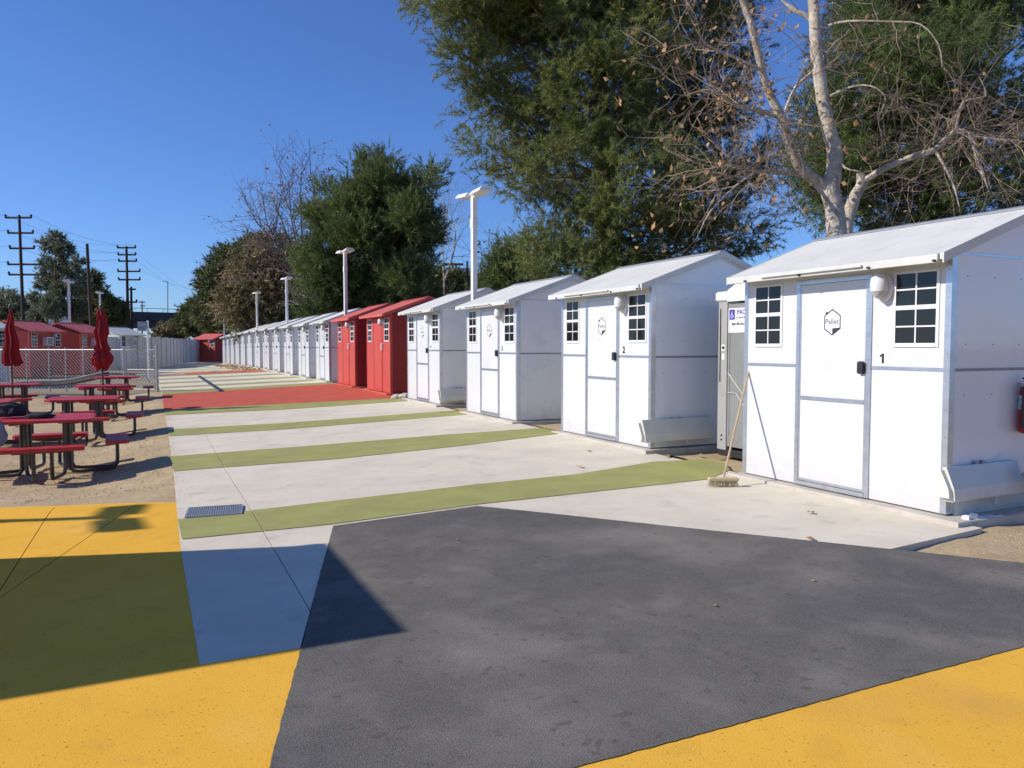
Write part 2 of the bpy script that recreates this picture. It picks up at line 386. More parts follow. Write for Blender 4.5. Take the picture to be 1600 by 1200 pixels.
def yard_edge(s, t, x, y):
    y2 = y if y > 9.2 else y
    yl = 8.34+(.24-x)*.535 if x < .24 else 8.34           # top edge of the yellow paint
    yy = yl+(29.0-yl)*t
    return (x+(wl(yy)-.30)*s, yy)
dirt_patch('dirt_yard', -7.0, .30, 8.4, 29.0, yard_edge, step=.14)
dirt_patch('dirt_ground', 4.9, 13, -1.5, 4.4, None, step=.12, off=-.042, amp=.02)
dirt_patch('dirt_strip', 6.55, 9.8, 4.2, 86, None, step=.35, off=-.03, amp=.02)

cutsW = [((.97, 14.77), (.84, 4.67))]
cutsX = cutsW+[((0, 13.0), (7, 13.05)), ((0, 9.6), (7, 9.7)), ((0, 17.7), (7, 17.8))]
# concrete walkway: base slab in pieces
walk = [(.21, 3.93), (.685, 3.93), (1.43, 6.54), (2.85, 6.73), (5.06, 3.95), (6.36, 4.08), (6.36, 80), (1.0, 80), (.6, 60), (.5, 28.7), (.48, 26.9), (.42, 20.87), (.38, 16.26), (.31, 10.71), (.24, 7.43), (.22, 6.35)]
# split at y=29 so the near part can be cut by the joints
near = clip(walk, 0, -1, 14.77); far = clip(walk, 0, 1, -14.778)
# concave polygon: cut first with the long joint to keep clip() simple
sheets('walkway', near, 'concrete', 0.0, [((.97, 14.77), (.84, 4.67)), ], thick=.10)
for a, b in ((14.778, 29), (29.008, 52), (52.01, 90)): sheet('walkway', clip(clip(far, 0, 1, -a), 0, -1, b), 'concrete', 0.0, thick=.05)
G = .0055
cj = [((.97, 14.77), (.84, 4.67))]
sheets('green_stripe', [(.24, 6.62), (1.43, 6.60), (2.86, 6.79), (5.76, 6.86), (6.38, 7.21), (6.66, 7.6), (6.64, 8.0), (5.91, 8.13), (4.59, 7.80), (3.29, 7.76), (.89, 7.52), (.24, 7.43)], 'green_paint', G, cj)
sheets('green_stripe', [(.31, 10.74), (2.39, 10.55), (4.3, 10.78), (6.3, 11.2), (6.36, 12.05), (4.51, 12.19), (2.27, 12.17), (.31, 12.25)], 'green_paint', G, cj)
sheets('green_stripe', [(.37, 15.02), (2.4, 14.82), (4.3, 14.98), (6.3, 15.2), (6.36, 16.16), (4.4, 16.05), (2.6, 15.95), (.38, 16.22)], 'green_paint', G, [])
sheets('green_stripe', [(.41, 19.4), (3.08, 18.95), (6.1, 19.1), (6.36, 19.6), (6.3, 20.05), (3.0, 20.6), (.42, 20.83)], 'green_paint', G, [])
sheet('red_field', [(.42, 20.85), (3.0, 20.62), (6.3, 20.08), (6.42, 20.1), (6.42, 28.0), (3.41, 27.5), (.48, 26.9)], 'red_paint', G)
for (a, b, c, d) in ((26.95, 28.6, 28.05, 29.4), (30.6, 31.6, 31.0, 32.0), (34.2, 35.3, 34.4, 35.5), (38.3, 39.4, 38.5, 39.6), (42.2, 43.1, 42.2, 43.1), (47.2, 48.2, 46.6, 47.6), (51.5, 52.6, 50.8, 51.8), (56, 57, 55, 56.2)):
    sheet('green_stripe', [(wl(a)+.01, a), (6.3, c), (6.3, d), (wl(b)+.01, b)], 'green_paint', G)
sheet('red_stripe', [(wl(43.3)+.01, 43.3), (6.0, 43.2), (6.0, 46.0), (wl(46.2)+.01, 46.2)], 'red_paint', G)
# yellow field and asphalt
asp = [(1.43, 6.54), (2.85, 6.73), (5.06, 3.95), (5.59, 3.28), (14, -7.4), (14, 4.0-.0), ]
asp = [(1.43, 6.54), (.38, 2.84), (-.15, 1.0), (-.6, -.6), (-.35, 2.36)]
sheet('asphalt_paving', rough([(1.43, 6.54), (.38, 2.84), (.22, 2.36), (1.37, 2.36), (4.02, 2.35), (9.5, 2.33), (9.5, .55+2.4), (5.62, 3.24), (5.06, 3.95), (2.85, 6.73)]), 'asphalt', .003)
yj = [((-.83, 8.68), (-.86, 5.0)), ((-.09, 8.44), (-.84, 5.5))]
sheets('yellow_field', [(-7, 12.2), (-7, 3.93), (.2095, 3.93), (.2195, 6.35), (.2395, 7.43), (.266, 8.33)], 'yellow_paint', -.001, yj, gap=.006)
sheet('yellow_field', [(-7, 3.93), (-7, -4), (9.5, -4), (9.5, 2.45), (.60, 2.45), (.80, 3.2), (.80, 3.93)], 'yellow_paint', -.001)
# the covered drain across the walkway
def drain():
    t = thing('drain_cover', 'dark slotted metal drain grate set in the walkway next to yellow paint', 'drain cover', (.565, 7.62, HT(.565, 7.62)+SH+.007), rad(-7))
    MB().box(-.245, .245, -.215, -.195, 0, .012).box(-.245, .245, .195, .215, 0, .012).box(-.245, -.225, -.195, .195, 0, .012).box(.225, .245, -.195, .195, 0, .012).build('frame', 'galv', t)
    MB().box(-.225, .225, -.195, .195, 0, .003).build('sump', 'steel_black', t)
    me = MB().box(-.007, .007, -.193, .193, .003, .010).mesh('bar', 'steel_grey')
    for k in range(22): put('bar', me, t, (-.213+k*.0203, 0, 0))
drain()
# slab pads under the cabins
def ypad(name, y0, y1, m, x0=6.2, x1=8.95, z=0):
    return structure(MB().box(x0, x1, y0, y1, z-.16, z-.002, bev=.008).build(name, m))

# ------------------------------------------------------------------ cabins
WD, DP = 1.27, 2.40              # half width, depth
def zroof(x): return 2.28+.366*(min(x, DP-x)+.22)
def rect_hole(mb, x0, x1, Y0, Y1, z0, z1, oy0, oy1, oz0, oz1):
    mb.box(x0, x1, Y0, oy0, z0, z1).box(x0, x1, oy1, Y1, z0, z1).box(x0, x1, oy0, oy1, z0, oz0).box(x0, x1, oy0, oy1, oz1, z1)
CM_ = {}
def cabin_meshes(p):
    if p in CM_: return CM_[p]
    red = p == 'red'
    wall = 'red_wall' if red else 'white_panel'; side = 'red_shaded' if red else 'side_panel_shaded' if p == 'blue' else 'side_panel'; alu = 'red_wall' if red else 'aluminium'
    roof = 'red_roof' if red else 'roof_white'; trim = 'red_roof' if red else 'trim_cream'
    P = {}
    T = .05
    ZT = 2.29                                  # top of the front wall under the roof
    def part(name, mb, m, kids=(), smooth=False, loc=None):
        P.setdefault(name, []).append((mb.mesh(name, m, smooth) if isinstance(mb, MB) else mb, list(kids), loc))
    # floor
    part('floor', MB().box(.05, DP-.05, -WD+.05, WD-.05, .02, .06), 'interior')
    # front lower panels (either side of the door)
    for a, b in ((-WD, -.47), (.47, WD)):
        part('lower_wall_panel', MB().box(0, T, a, b, .012, 1.27), wall)
        mb = MB(); rect_hole(mb, 0, T, a, b, 1.30, ZT, *((-1.155, -.705) if a < 0 else (.69, 1.11)), 1.50, 2.17); part('upper_wall_panel', mb, wall)
        part('seam_strip', MB().box(-.006, T, a, b, 1.27, 1.30), alu)
    part('door_header', MB().box(0, T, -.47, .47, 2.18, ZT), wall)
    # side walls
    for s in (-1, 1):
        y0, y1 = (-WD, -WD+T) if s < 0 else (WD-T, WD)
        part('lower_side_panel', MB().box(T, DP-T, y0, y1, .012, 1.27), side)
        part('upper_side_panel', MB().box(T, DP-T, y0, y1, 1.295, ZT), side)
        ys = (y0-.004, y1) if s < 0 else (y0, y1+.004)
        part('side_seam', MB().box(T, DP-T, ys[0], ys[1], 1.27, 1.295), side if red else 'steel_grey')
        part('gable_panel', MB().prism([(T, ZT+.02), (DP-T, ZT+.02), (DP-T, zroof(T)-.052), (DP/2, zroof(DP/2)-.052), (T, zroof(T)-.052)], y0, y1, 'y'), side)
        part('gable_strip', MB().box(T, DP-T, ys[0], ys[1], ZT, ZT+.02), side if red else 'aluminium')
        # corner angle: front leg and side leg
        yf = (-WD-.004, -WD+.055) if s < 0 else (WD-.055, WD+.004)
        part('corner_post', MB().box(-.005, .07, yf[0], yf[0]+.006, .012, ZT) .box(-.005, -.0005, yf[0]+.006, yf[1], .012, ZT) if s < 0 else
             MB().box(-.005, .07, yf[1]-.006, yf[1], .012, ZT).box(-.005, -.0005, yf[0], yf[1]-.006, .012, ZT), alu)
        part('rear_corner_post', MB().box(DP-T-.002, DP+.004, *( (-WD-.004, -WD+.0) if s < 0 else (WD, WD+.004)), .012, ZT), alu)
    # back wall with one window opening
    part('lower_back_panel', MB().box(DP-T, DP, -WD, WD, .012, 1.27), side)
    mb = MB(); rect_hole(mb, DP-T, DP, -WD, WD, 1.27, ZT, +.60, 1.10, 1.45, 2.15); part('upper_back_panel', mb, side)
    # door frame
    part('door_frame', MB().box(-.016, T, .425, .47, .012, 2.18).box(-.016, T, -.47, -.425, .012, 2.18).box(-.016, T, -.425, .425, 2.14, 2.18).box(-.022, T, -.425, .425, .012, .055), alu)
    kids = [('door_rail', MB().box(-.014, -.008, -.40, .40, .925, .965).mesh('door_rail', alu)),
            ('door_edge', MB().box(-.0125, -.008, .405, .4245, .06, 2.135).box(-.0125, -.008, -.4245, -.405, .06, 2.135).box(-.0125, -.008, -.405, .405, .06, .085).mesh('door_edge', alu))]
    if not red:
        kids.append(('handle', MB().box(-.05, -.008, -.408, -.345, 1.22, 1.345, bev=.012).mesh('handle', 'black_plastic')))
    part('door', MB().box(-.008, .03, -.4245, .4245, .058, 2.137), wall, kids)
    # windows
    for (a, b) in ((-1.155, -.705), (.69, 1.11)):
        mb = MB(); z0, z1 = 1.50, 2.17
        mb.box(-.009, T, a-.006, a+.022, z0-.015, z1+.006).box(-.009, T, b-.022, b+.006, z0-.015, z1+.006)
        mb.box(-.0085, T, a+.022, b-.022, z1-.015, z1+.006).box(-.014, T, a+.022, b-.022, z0-.015, z0+.02)
        mb.box(-.006, .01, a+.022, b-.022, 1.825, 1.865)
        c = (a+b)/2
        mb.box(-.003, .006, c-.007, c+.007, z0+.02, 1.825).box(-.003, .006, c-.007, c+.007, 1.865, z1-.015)
        for zz in (1.672, 2.01):
            mb.box(-.003, .006, a+.022, c-.007, zz-.007, zz+.007).box(-.003, .006, c+.007, b-.022, zz-.007, zz+.007)
        kids = []
        for (za, zb) in ((1.52, 1.665), (1.679, 1.825), (1.865, 2.003), (2.017, 2.155)):
            for (ya, yb) in ((a+.022, c-.007), (c+.007, b-.022)):
                kids.append(('pane', MB().box(.0, .004, ya, yb, za, zb).mesh('pane', 'glass')))
        part('window', mb, 'vinyl', kids)
    mb = MB(); mb.box(DP-T, DP+.01, .60, .64, 1.45, 2.15).box(DP-T, DP+.01, 1.06, 1.10, 1.45, 2.15).box(DP-T, DP+.01, .64, 1.06, 2.11, 2.15).box(DP-T, DP+.01, .64, 1.06, 1.45, 1.49).box(DP-.03, DP+.01, .64, 1.06, 1.78, 1.82)
    part('back_window', mb, 'vinyl', [('pane', MB().box(DP-.022, DP-.018, .64, 1.06, 1.49, 1.78).mesh('pane', 'glass')), ('pane', MB().box(DP-.022, DP-.018, .64, 1.06, 1.82, 2.11).mesh('pane', 'glass'))])
    # roof: two panels, ridge cap, verge trim, eave channel
    yo = WD+.06
    for s in (0, 1):
        pts = [(-.22, zroof(-.22)), (DP/2, zroof(DP/2)), (DP/2, zroof(DP/2)-.05), (-.22, zroof(-.22)-.05)]
        if s: pts = [(DP-x, z) for x, z in pts][::-1]
        part('roof_panel', MB().prism(pts, -yo, yo, 'y'), roof)
        for e in (-1, 1):
            pts2 = [(x, z+(.006 if i < 2 else -.03)) for i, (x, z) in enumerate(pts if not s else pts[::-1])]
            if e < 0: part('verge_trim', MB().prism(pts2, -yo-.014, -yo-.0005, 'y'), trim)
            else: part('verge_trim', MB().prism(pts2, yo+.0005, yo+.014, 'y'), trim)
    zr = zroof(DP/2)
    part('ridge_cap', MB().prism([(DP/2-.07, zr-.02), (DP/2, zr+.006), (DP/2+.07, zr-.02), (DP/2+.07, zr-.006), (DP/2, zr+.02), (DP/2-.07, zr-.006)], -yo-.01, yo+.01, 'y'), 'steel_grey' if not red else 'red_shaded')
    z0 = zroof(-.22)
    part('eave_channel', MB().prism([(-.245, z0-.075), (-.222, z0-.075), (-.222, z0+.004), (-.245, z0-.006)], -yo+.03, yo-.03, 'y').prism([(-.222, z0-.075), (-.175, z0-.075), (-.175, z0-.066), (-.222, z0-.066)], -yo+.04, yo-.04, 'y'), trim)
    if not red:
        part('eave_bar', MB().box(-.272, -.246, -.55, .75, z0-.05, z0-.028, bev=.004), 'trim_cream')
        for yy in (-1.28, -.62, .22, 1.0):
            part('bolt', MB().box(-.268, -.2455, yy-.013, yy+.013, z0-.071, z0-.052, bev=.004) , 'black_plastic')
        mb = MB()
        for i in range(9):
            for yy in (-WD+.025, WD-.025):
                z = .2+i*.245
                mb.box(-.0085, -.005, yy-.006, yy+.006, z-.006, z+.006, bev=.002)
        for i in range(9):
            for yy in (-.448, .448):
                z = .14+i*.245
                mb.box(-.0195, -.016, yy-.006, yy+.006, z-.006, z+.006, bev=.002)
        for i in range(6):
            for zz in (.35, 1.05, 1.5, 2.1):
                mb.box(.2+i*.38, .212+i*.38, -WD-.004, -WD, zz, zz+.012)
        n8 = len(mb.v); fs = [f for f in mb.f]
        part('screws', mb, 'galv')
    # wall lamp: oval back plate and hooded dome
    mb = MB(); m4 = Matrix.Translation((-.004, -.61, 2.04)) @ Euler((0, rad(-90), 0)).to_matrix().to_4x4() @ Matrix.Diagonal((1.32, .9, 1, 1))
    mb.lathe([(.10, 0), (.10, .03), (.09, .04)], 20, m4)
    kl = []
    mh = Matrix.Translation((-.09, -.61, 2.065)) @ Matrix.Diagonal((.95, .92, 1.32, 1))
    kl.append(('hood', MB().lathe([(.078, -.045), (.084, -.02), (.086, .01), (.078, .045), (.055, .072), (.025, .086), (.002, .09)], 18, mh).mesh('hood', 'vinyl', True)))
    kl.append(('lens', MB().lathe([(.002, -.098), (.03, -.092), (.055, -.075), (.072, -.052), (.078, -.0455)], 18, mh).mesh('lens', 'lamp_lens', True)))
    part('wall_lamp', mb, 'vinyl', kl, smooth=True)
    if red: part('lock_box', MB().box(-.06, -.0005, -.56, -.50, 1.22, 1.44, bev=.014), 'vinyl')
    CM_[p] = P; return P
def logo_kids():
    """hexagon house badge with folded corner and the word inside"""
    out = []
    R, r = .135, .122; mb = MB(); X0, X1 = -.0105, -.008
    ho = [(R*.87*math.sin(rad(60*k)), R*math.cos(rad(60*k))) for k in range(6)]; hi = [(a*.90, b*.90) for a, b in ho]
    for k in range(6):
        a, b, c, d = ho[k], ho[(k+1) % 6], hi[(k+1) % 6], hi[k]
        mb.prism([(-q[0], q[1]) for q in (a, b, c, d)], X0, X1, 'x')
    # folded corner at the lower right, chimney at the upper left
    mb.prism([(-.003, -.062), (-.108, -.055), (-.105, -.060), (-.003, -.122)], X0-.0004, X0-.0001, 'x')
    mb.prism([(.055, .105), (.085, .105), (.085, .078), (.055, .096)], X0-.0004, X0-.0001, 'x')
    me = mb.mesh('badge', 'decal_black'); me.transform(Matrix.Translation((0, .0, 1.735)))
    out.append(('badge', me))
    bk = MB().prism([(-a*.9, b*.9) for a, b in ho], -.0092, -.008, 'x').mesh('badge_back', 'decal_white'); bk.transform(Matrix.Translation((0, 0, 1.735))); out.append(('badge_back', bk))
    t = text_mesh('Pallet', .078, 'decal_grey', .0008); t.transform(Matrix.Translation((-.0095, .004, 1.74)) @ FACE); out.append(('lettering', t))
    return out
LOGO = None
def number_mesh(n):
    if n == 1:
        t = MB().prism([(-.012, -.045), (.012, -.045), (.012, .048), (-.006, .048), (-.034, .030), (-.034, .012), (-.012, .022)], 0, .0012, 'z').mesh('numeral', 'decal_black')
    else: t = text_mesh(str(n), .13, 'decal_black', .006, 'numeral')
    t.transform(Matrix.Translation((-.006, -.60, 1.375)) @ FACE)
    return t
PLATE = MB().box(-.003, -.0002, -.665, -.535, 1.302, 1.452).mesh('number_plate', 'decal_white')
ACM = MB().box(-.24, -.009, -.22, .28, 1.55, 1.98, bev=.015).mesh('air_conditioner', 'vinyl')
ACG = MB().box(-.243, -.2405, -.17, .23, 1.60, 1.93).mesh('grille', 'steel_grey')
def cabin(name, p, label, loc, rz=0, group=None, number=None, logo=True, ac=False, detail=2, skip=()):
    global LOGO
    if LOGO is None: LOGO = logo_kids()
    t = thing(name, label, 'cabin', loc, rz, group)
    for pn, lst in cabin_meshes(p).items():
        if pn in skip: continue
        if detail < 2 and pn in ('screws', 'bolt', 'eave_bar', 'floor', 'gable_strip'): continue
        if detail < 1 and pn in ('back_window',): continue
        for me, kids, l in lst:
            o = put(pn, me, t)
            if pn == 'screws': o['kind'] = 'stuff'
            if detail >= 1 or pn in ('window',):
                for kn, km in kids: put(kn, km, o)
            if pn == 'door' and logo and p != 'red' and detail >= 1:
                for kn, km in LOGO: put(kn, km, o)
    if number is not None:
        pl = put('number_plate', PLATE, t); put('numeral', number_mesh(number), pl)
    if ac:
        a = put('air_conditioner', ACM, t); put('grille', ACG, a)
    return t
YL = [6.93, 11.33, 15.58, 19.75, 23.88, 27.95, 31.9, 35.87, 39.86, 43.72, 47.5, 51.3, 55.2, 59.0, 62.7, 66.3, 69.9, 73.4]
ordn = ['first', 'second', 'third', 'fourth', 'fifth', 'sixth', 'seventh', 'eighth', 'ninth', 'tenth', 'eleventh', 'twelfth', 'thirteenth', 'fourteenth']
GR = 'tiny cabins in the right hand row'
for i, yl in enumerate(YL):
    yc = yl-WD; z = HT(6.35, yc)
    if i == 0: lab = 'nearest white cabin numbered 1, a fire extinguisher on its side wall'
    elif i == 1: lab = 'white cabin numbered 2 beside the grey portable toilet'
    elif i == 2: lab = 'white cabin numbered 3, between cabin 2 and the light pole'
    elif i == 3: lab = 'white cabin numbered 4 between the light pole and the red cabins'
    elif i == 4: lab = 'nearer of the two bright red cabins in the right row'
    elif i == 5: lab = 'farther of the two bright red cabins in the right row'
    else: lab = f'white cabin, {ordn[i-6]} beyond the two red cabins in the right row'
    red = i in (4, 5)
    xx = 6.35-(.02 if i == 0 else 0)
    cabin('red_cabin' if red else 'white_cabin', 'red' if red else 'blue' if i < 2 else 'white', lab, (xx, yc, z), 0, GR,
          number={0: 1, 1: 2, 2: 3, 3: 4}.get(i), detail=2 if i < 7 else (1 if i < 12 else 0))
    ypad('concrete_pad' if not red else 'painted_pad', yc-WD-(.10 if i else .22), yc+WD+.08, 'pad' if not red else 'red_paint', 6.35-(.15 if i else .17), 6.35+DP+.2, z)
# the red cabin that closes the row at the far end
cabin('red_cabin', 'red', 'small red cabin closing off the far end of the walkway', (5.35, 80.2, -.06), rad(40), 'red cabins turned towards the walkway', detail=1)
# cabins on the left, turned towards the walkway
def left_cabin(u, z, az, **k):
    c = vp(u, 541, z); n = Vector((math.sin(rad(az)), math.cos(rad(az)), 0)); t = Vector((-n.y, n.x, 0))   # t: along the face, away from the near corner
    p = c+t*WD; base = k.pop('base', -.02)
    # local -X is the outward normal; local +Y is reader's left
    rz = math.atan2(-n.y, -n.x)
    return cabin(loc=(p.x, p.y, base), rz=rz, **k)
GL = 'tiny cabins facing the walkway from the left'
left_cabin(46, 37.5, 118, name='red_cabin', p='red', label='red cabin behind the nearer closed umbrella with a boxy air conditioner on its door', group=GL, ac=True, detail=1)
left_cabin(126, 41.5, 116, name='red_cabin', p='red', label='red cabin directly behind the twisted closed umbrella', group=GL, ac=True, detail=1)
left_cabin(188, 50, 122, name='white_cabin', p='white', label='white cabin behind the chain link gate with a boxy air conditioner', group=GL, ac=True, detail=1, logo=False)
left_cabin(262, 58.5, 118, name='white_cabin', p='white', label='white cabin half hidden behind the gate post at the panel fence', group=GL, detail=1, logo=False) if False else None
left_cabin(-72, 30, 128, name='white_cabin', p='white', label='white cabin at the left edge of the photo, only its eave corner showing', group=GL, detail=1, logo=False)

# fold-down flaps at the foot of cabin side walls
FLN = []
def flap(label, x0, y, z, L, s=1.0):
    t = thing('folded_panel', label, 'panel', (x0, y, z), 0, 'pale folded panels along cabin sides')
    prof = [(-.004, .305), (-.04, .31), (-.115, .13), (-.125, .03), (-.11, .015), (-.03, .015), (-.004, .05)]
    MB().prism([(a*s, b*s) for a, b in prof], 0, L, 'x').build('outer_sheet', 'flap', t)
    MB().prism([(-.004, .285), (-.02, .285), (-.095, .13), (-.105, .05), (-.004, .05)], -.045, -.003, 'x').build('inner_sheet', 'flap', t)
    for xx in (L*.42, L*.52): MB().box(xx, xx+.045, -.03, -.004, .306, .335, bev=.004).build('clip', 'galv', t)
    MB().prism([(-.05, -.05), (-.10, -.05), (-.11, .013), (-.06, .013)], L*.60, L*.62, 'x').build('strut', 'trim_cream', t)
    return t
flap('pale folded plastic panel beside the fire extinguisher wall', 6.26, 4.385, .14, .98)
flap('pale folded plastic panel at the foot of cabin 2 beside the toilet', 6.16, 8.77, .16, 1.2, 1.05)
flap('pale folded plastic panel at the foot of cabin 4', 6.3, 17.16, .18, 1.0)
MB().box(6.42, 8.7, 4.365, 4.386, .0, .16).build('sill_block', 'trim_cream')
bpy.data.objects['sill_block']['label'] = 'long pale base block along the foot of the nearest cabin'; bpy.data.objects['sill_block']['category'] = 'block'
# leaning white board by the extinguisher
t = thing('leaning_board', 'narrow pale board propped against cabin 1 at the right edge', 'board', (7.30, 4.02, .0))
mm = Matrix.Rotation(rad(-22), 4, 'Y') @ Matrix.Rotation(rad(-20), 4, 'X')
MB().box(-.05, .05, 0, .03, 0, .40, .004, m=mm).build('board', 'flap', t)
MB().box(.09, .15, .02, .05, 0, .42, .004, m=mm).build('brace', 'galv', t)
MB().box(-.07, .30, .01, .04, .40, .45, .004, m=mm).build('top_rail', 'galv', t)
t = thing('tube_bracket', 'small white metal brackets lying on the slab beside cabin 1', 'bracket', (6.42, 4.24, .008), rad(8))
MB().tube([(0, 0, .0), (.32, -.05, .0)], .008, 6).tube([(.02, -.03, 0), (.36, -.11, 0)], .007, 6).build('rod', 'metal_white', t)
MB().box(-.06, .0, -.03, .03, -.01, .03, .006).box(.05, .08, -.04, .02, -.01, .04, .004).build('lug', 'metal_white', t)

# fire extinguisher
def extinguisher():
    t = thing('fire_extinguisher', 'red fire extinguisher hanging on the side wall of cabin 1', 'extinguisher', (7.32, 4.30, .70))
    MB().lathe([(.06, 0), (.078, .012), (.08, .04), (.08, .36), (.072, .40), (.045, .43), (.025, .445)], 24).build('cylinder', 'ext_red', t, smooth=True)
    MB().lathe([(.0815, .22), (.0815, .35)], 24).build('label_band', 'label_blue', t, smooth=True)
    MB().lathe([(.024, .445), (.026, .47), (.018, .49)], 12).build('valve', 'galv', t, smooth=True)
    MB().box(-.085, .02, -.012, .012, .50, .515, .003).box(-.075, .02, -.01, .01, .478, .489, .003).build('handle', 'ext_red', t)
    MB().tube([(-.02, 0, .48), (-.07, -.01, .46), (-.105, -.015, .38), (-.108, -.015, .25), (-.10, -.01, .14), (-.098, -.01, .10)], .013, 8).build('hose', 'black_plastic', t, smooth=True)
    MB().tube([(-.098, -.01, .12), (-.099, -.01, .06)], [.014, .021], 10).build('nozzle', 'black_plastic', t)
    MB().lathe([(.012, .5), (.018, .505), (.002, .507)], 10, Matrix.Translation((-.09, 0, .0))).build('pin', 'ext_red', t)
    MB().box(-.03, .03, .06, .09, .30, .46).build('bracket', 'galv', t)
extinguisher()

# broom
def broom(label, loc, top, m='wood_light', group=None):
    t = thing('broom', label, 'broom', loc, 0, group); v = Vector(top)-Vector(loc)
    a = math.atan2(v.y, v.x)
    MB().tube([(0, 0, .10), tuple(v)], .0125, 8).build('handle', m, t, smooth=True)
    Rm = Matrix.Rotation(rad(-24), 4, 'Z')
    MB().box(-.16, .16, -.035, .035, .075, .115, .01, m=Rm).build('head', 'bristle', t)
    mb = MB(); rr = random.Random(3)
    for k in range(260):
        x = rr.uniform(-.15, .15); y = rr.uniform(-.03, .03); o = rr.uniform(-.02, .02)
        q = [Rm @ Vector(p) for p in ((x-.004, y, .08), (x+.004, y, .08), (x+x*.12+o, y*1.7, .0))]
        mb.add(q, [(0, 1, 2)])
    o = mb.build('bristles', 'bristle', t); o['kind'] = 'stuff'
broom('push broom with a wooden handle leaning on cabin 1', (5.62, 6.45, -.03), (6.33, 6.86, 1.20))
broom('wooden broom leaning between the red cabin and cabin 4', (6.55, 20.3, .10), (6.40, 19.77, 1.25))
# concrete rubble at the red cabins
mb = MB(); t = thing('rubble', 'grey lumps of broken concrete beside the nearer red cabin', 'rubble', (6.22, 20.3, .09))
for (x, y, s) in ((0, 0, .16), (.18, -.15, .2), (.3, .1, .14), (-.12, -.2, .11)):
    bmv = MB().lathe([(s*.9, -.02), (s, s*.25), (s*.7, s*.5), (s*.2, s*.62)], 7, Matrix.Rotation(s*9, 4, 'Z')); bmv.build('lump', 'pad', t, (x, y, 0))

# ------------------------------------------------------------------ portable toilet
def toilet():
    t = thing('portable_toilet', 'grey portable toilet with white roof squeezed between cabins 1 and 2', 'portable toilet', (7.02, 7.62, .02))
    # local: front at x=0 facing -x, width along y
    w, d, h = .57, 1.12, 2.12
    MB().box(.02, d, -w, w, .0, .10, .01).build('base', 'black_plastic', t)
    MB().box(.06, d-.02, w-.05, w-.01, .10, h-.05).build('side_panel', 'potty_grey', t)
    MB().box(.06, d-.02, -w+.01, -w+.05, .10, h-.05).build('side_panel', 'potty_grey', t)
    MB().box(d-.04, d, -w, w, .10, h-.05).build('back_panel', 'potty_grey', t)
    for s in (-1, 1):
        y0, y1 = (w-.17, w) if s > 0 else (-w, -w+.17)
        j = MB().box(0, .06, y0, y1, .08, h-.02, .012).build('jamb', 'potty_light', t)
        c = (y0+y1)/2
        MB().box(-.004, 0.001, c+.035, c+.055, 1.0, 1.98).build('slot', 'black_plastic', j)
        for zz in (.22, .28): MB().box(-.008, .0, c-.012, c+.012, zz-.012, zz+.012, .004).build('stud', 'black_plastic', j)
        MB().box(-.003, 0.001, c-.05, c+.02, 1.42, 1.50).build('notice', 'potty_white', j)
        MB().box(-.0035, -.003, c-.04, c+.01, 1.44, 1.48).build('notice_mark', 'black_plastic', j)
        MB().box(-.003, 0.001, c-.04, c+.01, 1.30, 1.38).build('notice', 'potty_white', j)
    dr = MB().box(.012, .05, -w+.175, w-.175, .14, 2.05).build('door', 'potty_grey', t)
    for (za, zb, k) in ((1.02, 1.03, 0), (.95, .96, 1)):
        pass
    rib = MB(); yl = w-.19
    rib.tube([(.012, yl, 1.12), (.008, yl-.28, .86), (.008, -yl, .86)], .012, 6).tube([(.008, yl, .86), (.008, yl-.16, .86), (.008, yl-.55, .44)], .012, 6).tube([(.008, yl-.02, 1.8), (.008, yl-.02, .3)], .007, 6)
    rib.build('ribs', 'potty_light', dr)
    s = MB().box(.004, .0115, w-.60, w-.19, 1.66, 1.98).build('sign', 'decal_white', t)
    MB().box(.002, .0038, w-.31, w-.205, 1.83, 1.965).build('emblem', 'sign_blue', s)
    e = MB().tube([(.0, w-.262, 1.94), (.0, w-.262, 1.90), (.0, w-.278, 1.885), (.0, w-.285, 1.855)], .006, 6).tube([(0, w-.255, 1.905), (0, w-.238, 1.88), (0, w-.242, 1.858), (0, w-.262, 1.85)], .005, 6).build('wheelchair_mark', 'decal_white', s)
    m1 = text_mesh('PACIFIC', .085, 'sign_blue', .002); m1.transform(Matrix.Translation((.0025, w-.50, 1.925)) @ FACE); put('lettering', m1, s)
    m1 = text_mesh('PLATINUM SERVICE', .03, 'decal_grey', .0005); m1.transform(Matrix.Translation((.0025, w-.45, 1.855)) @ FACE); put('lettering', m1, s)
    m1 = text_mesh('800-98-PACIFIC', .05, 'decal_black', .001); m1.transform(Matrix.Translation((.0025, w-.42, 1.77)) @ FACE); put('lettering', m1, s)
    m1 = text_mesh('www. .com', .026, 'decal_grey', .0005); m1.transform(Matrix.Translation((.0025, w-.38, 1.70)) @ FACE) if False else None
    # white moulded roof: corner caps then a raised vault
    MB().box(-.03, d+.02, w-.20, w+.03, h-.04, h+.09, .02).box(-.03, d+.02, -w-.03, -w+.20, h-.04, h+.09, .02).build('roof_rim', 'potty_white', t)
    pts = [(w-.205, h-.03), (w-.205, h+.10), (w-.36, h+.20), (0, h+.27), (-w+.36, h+.20), (-w+.205, h+.10), (-w+.205, h-.03), (-w+.33, h+.07), (w-.33, h+.07)]
    pts = [(w-.205, h-.05), (w-.205, h+.10), (w-.40, h+.19), (0, h+.25), (-w+.40, h+.19), (-w+.205, h+.10), (-w+.205, h-.05)]
    MB().prism(pts, -.035, d+.02, 'x').build('roof_vault', 'potty_white', t)
toilet()

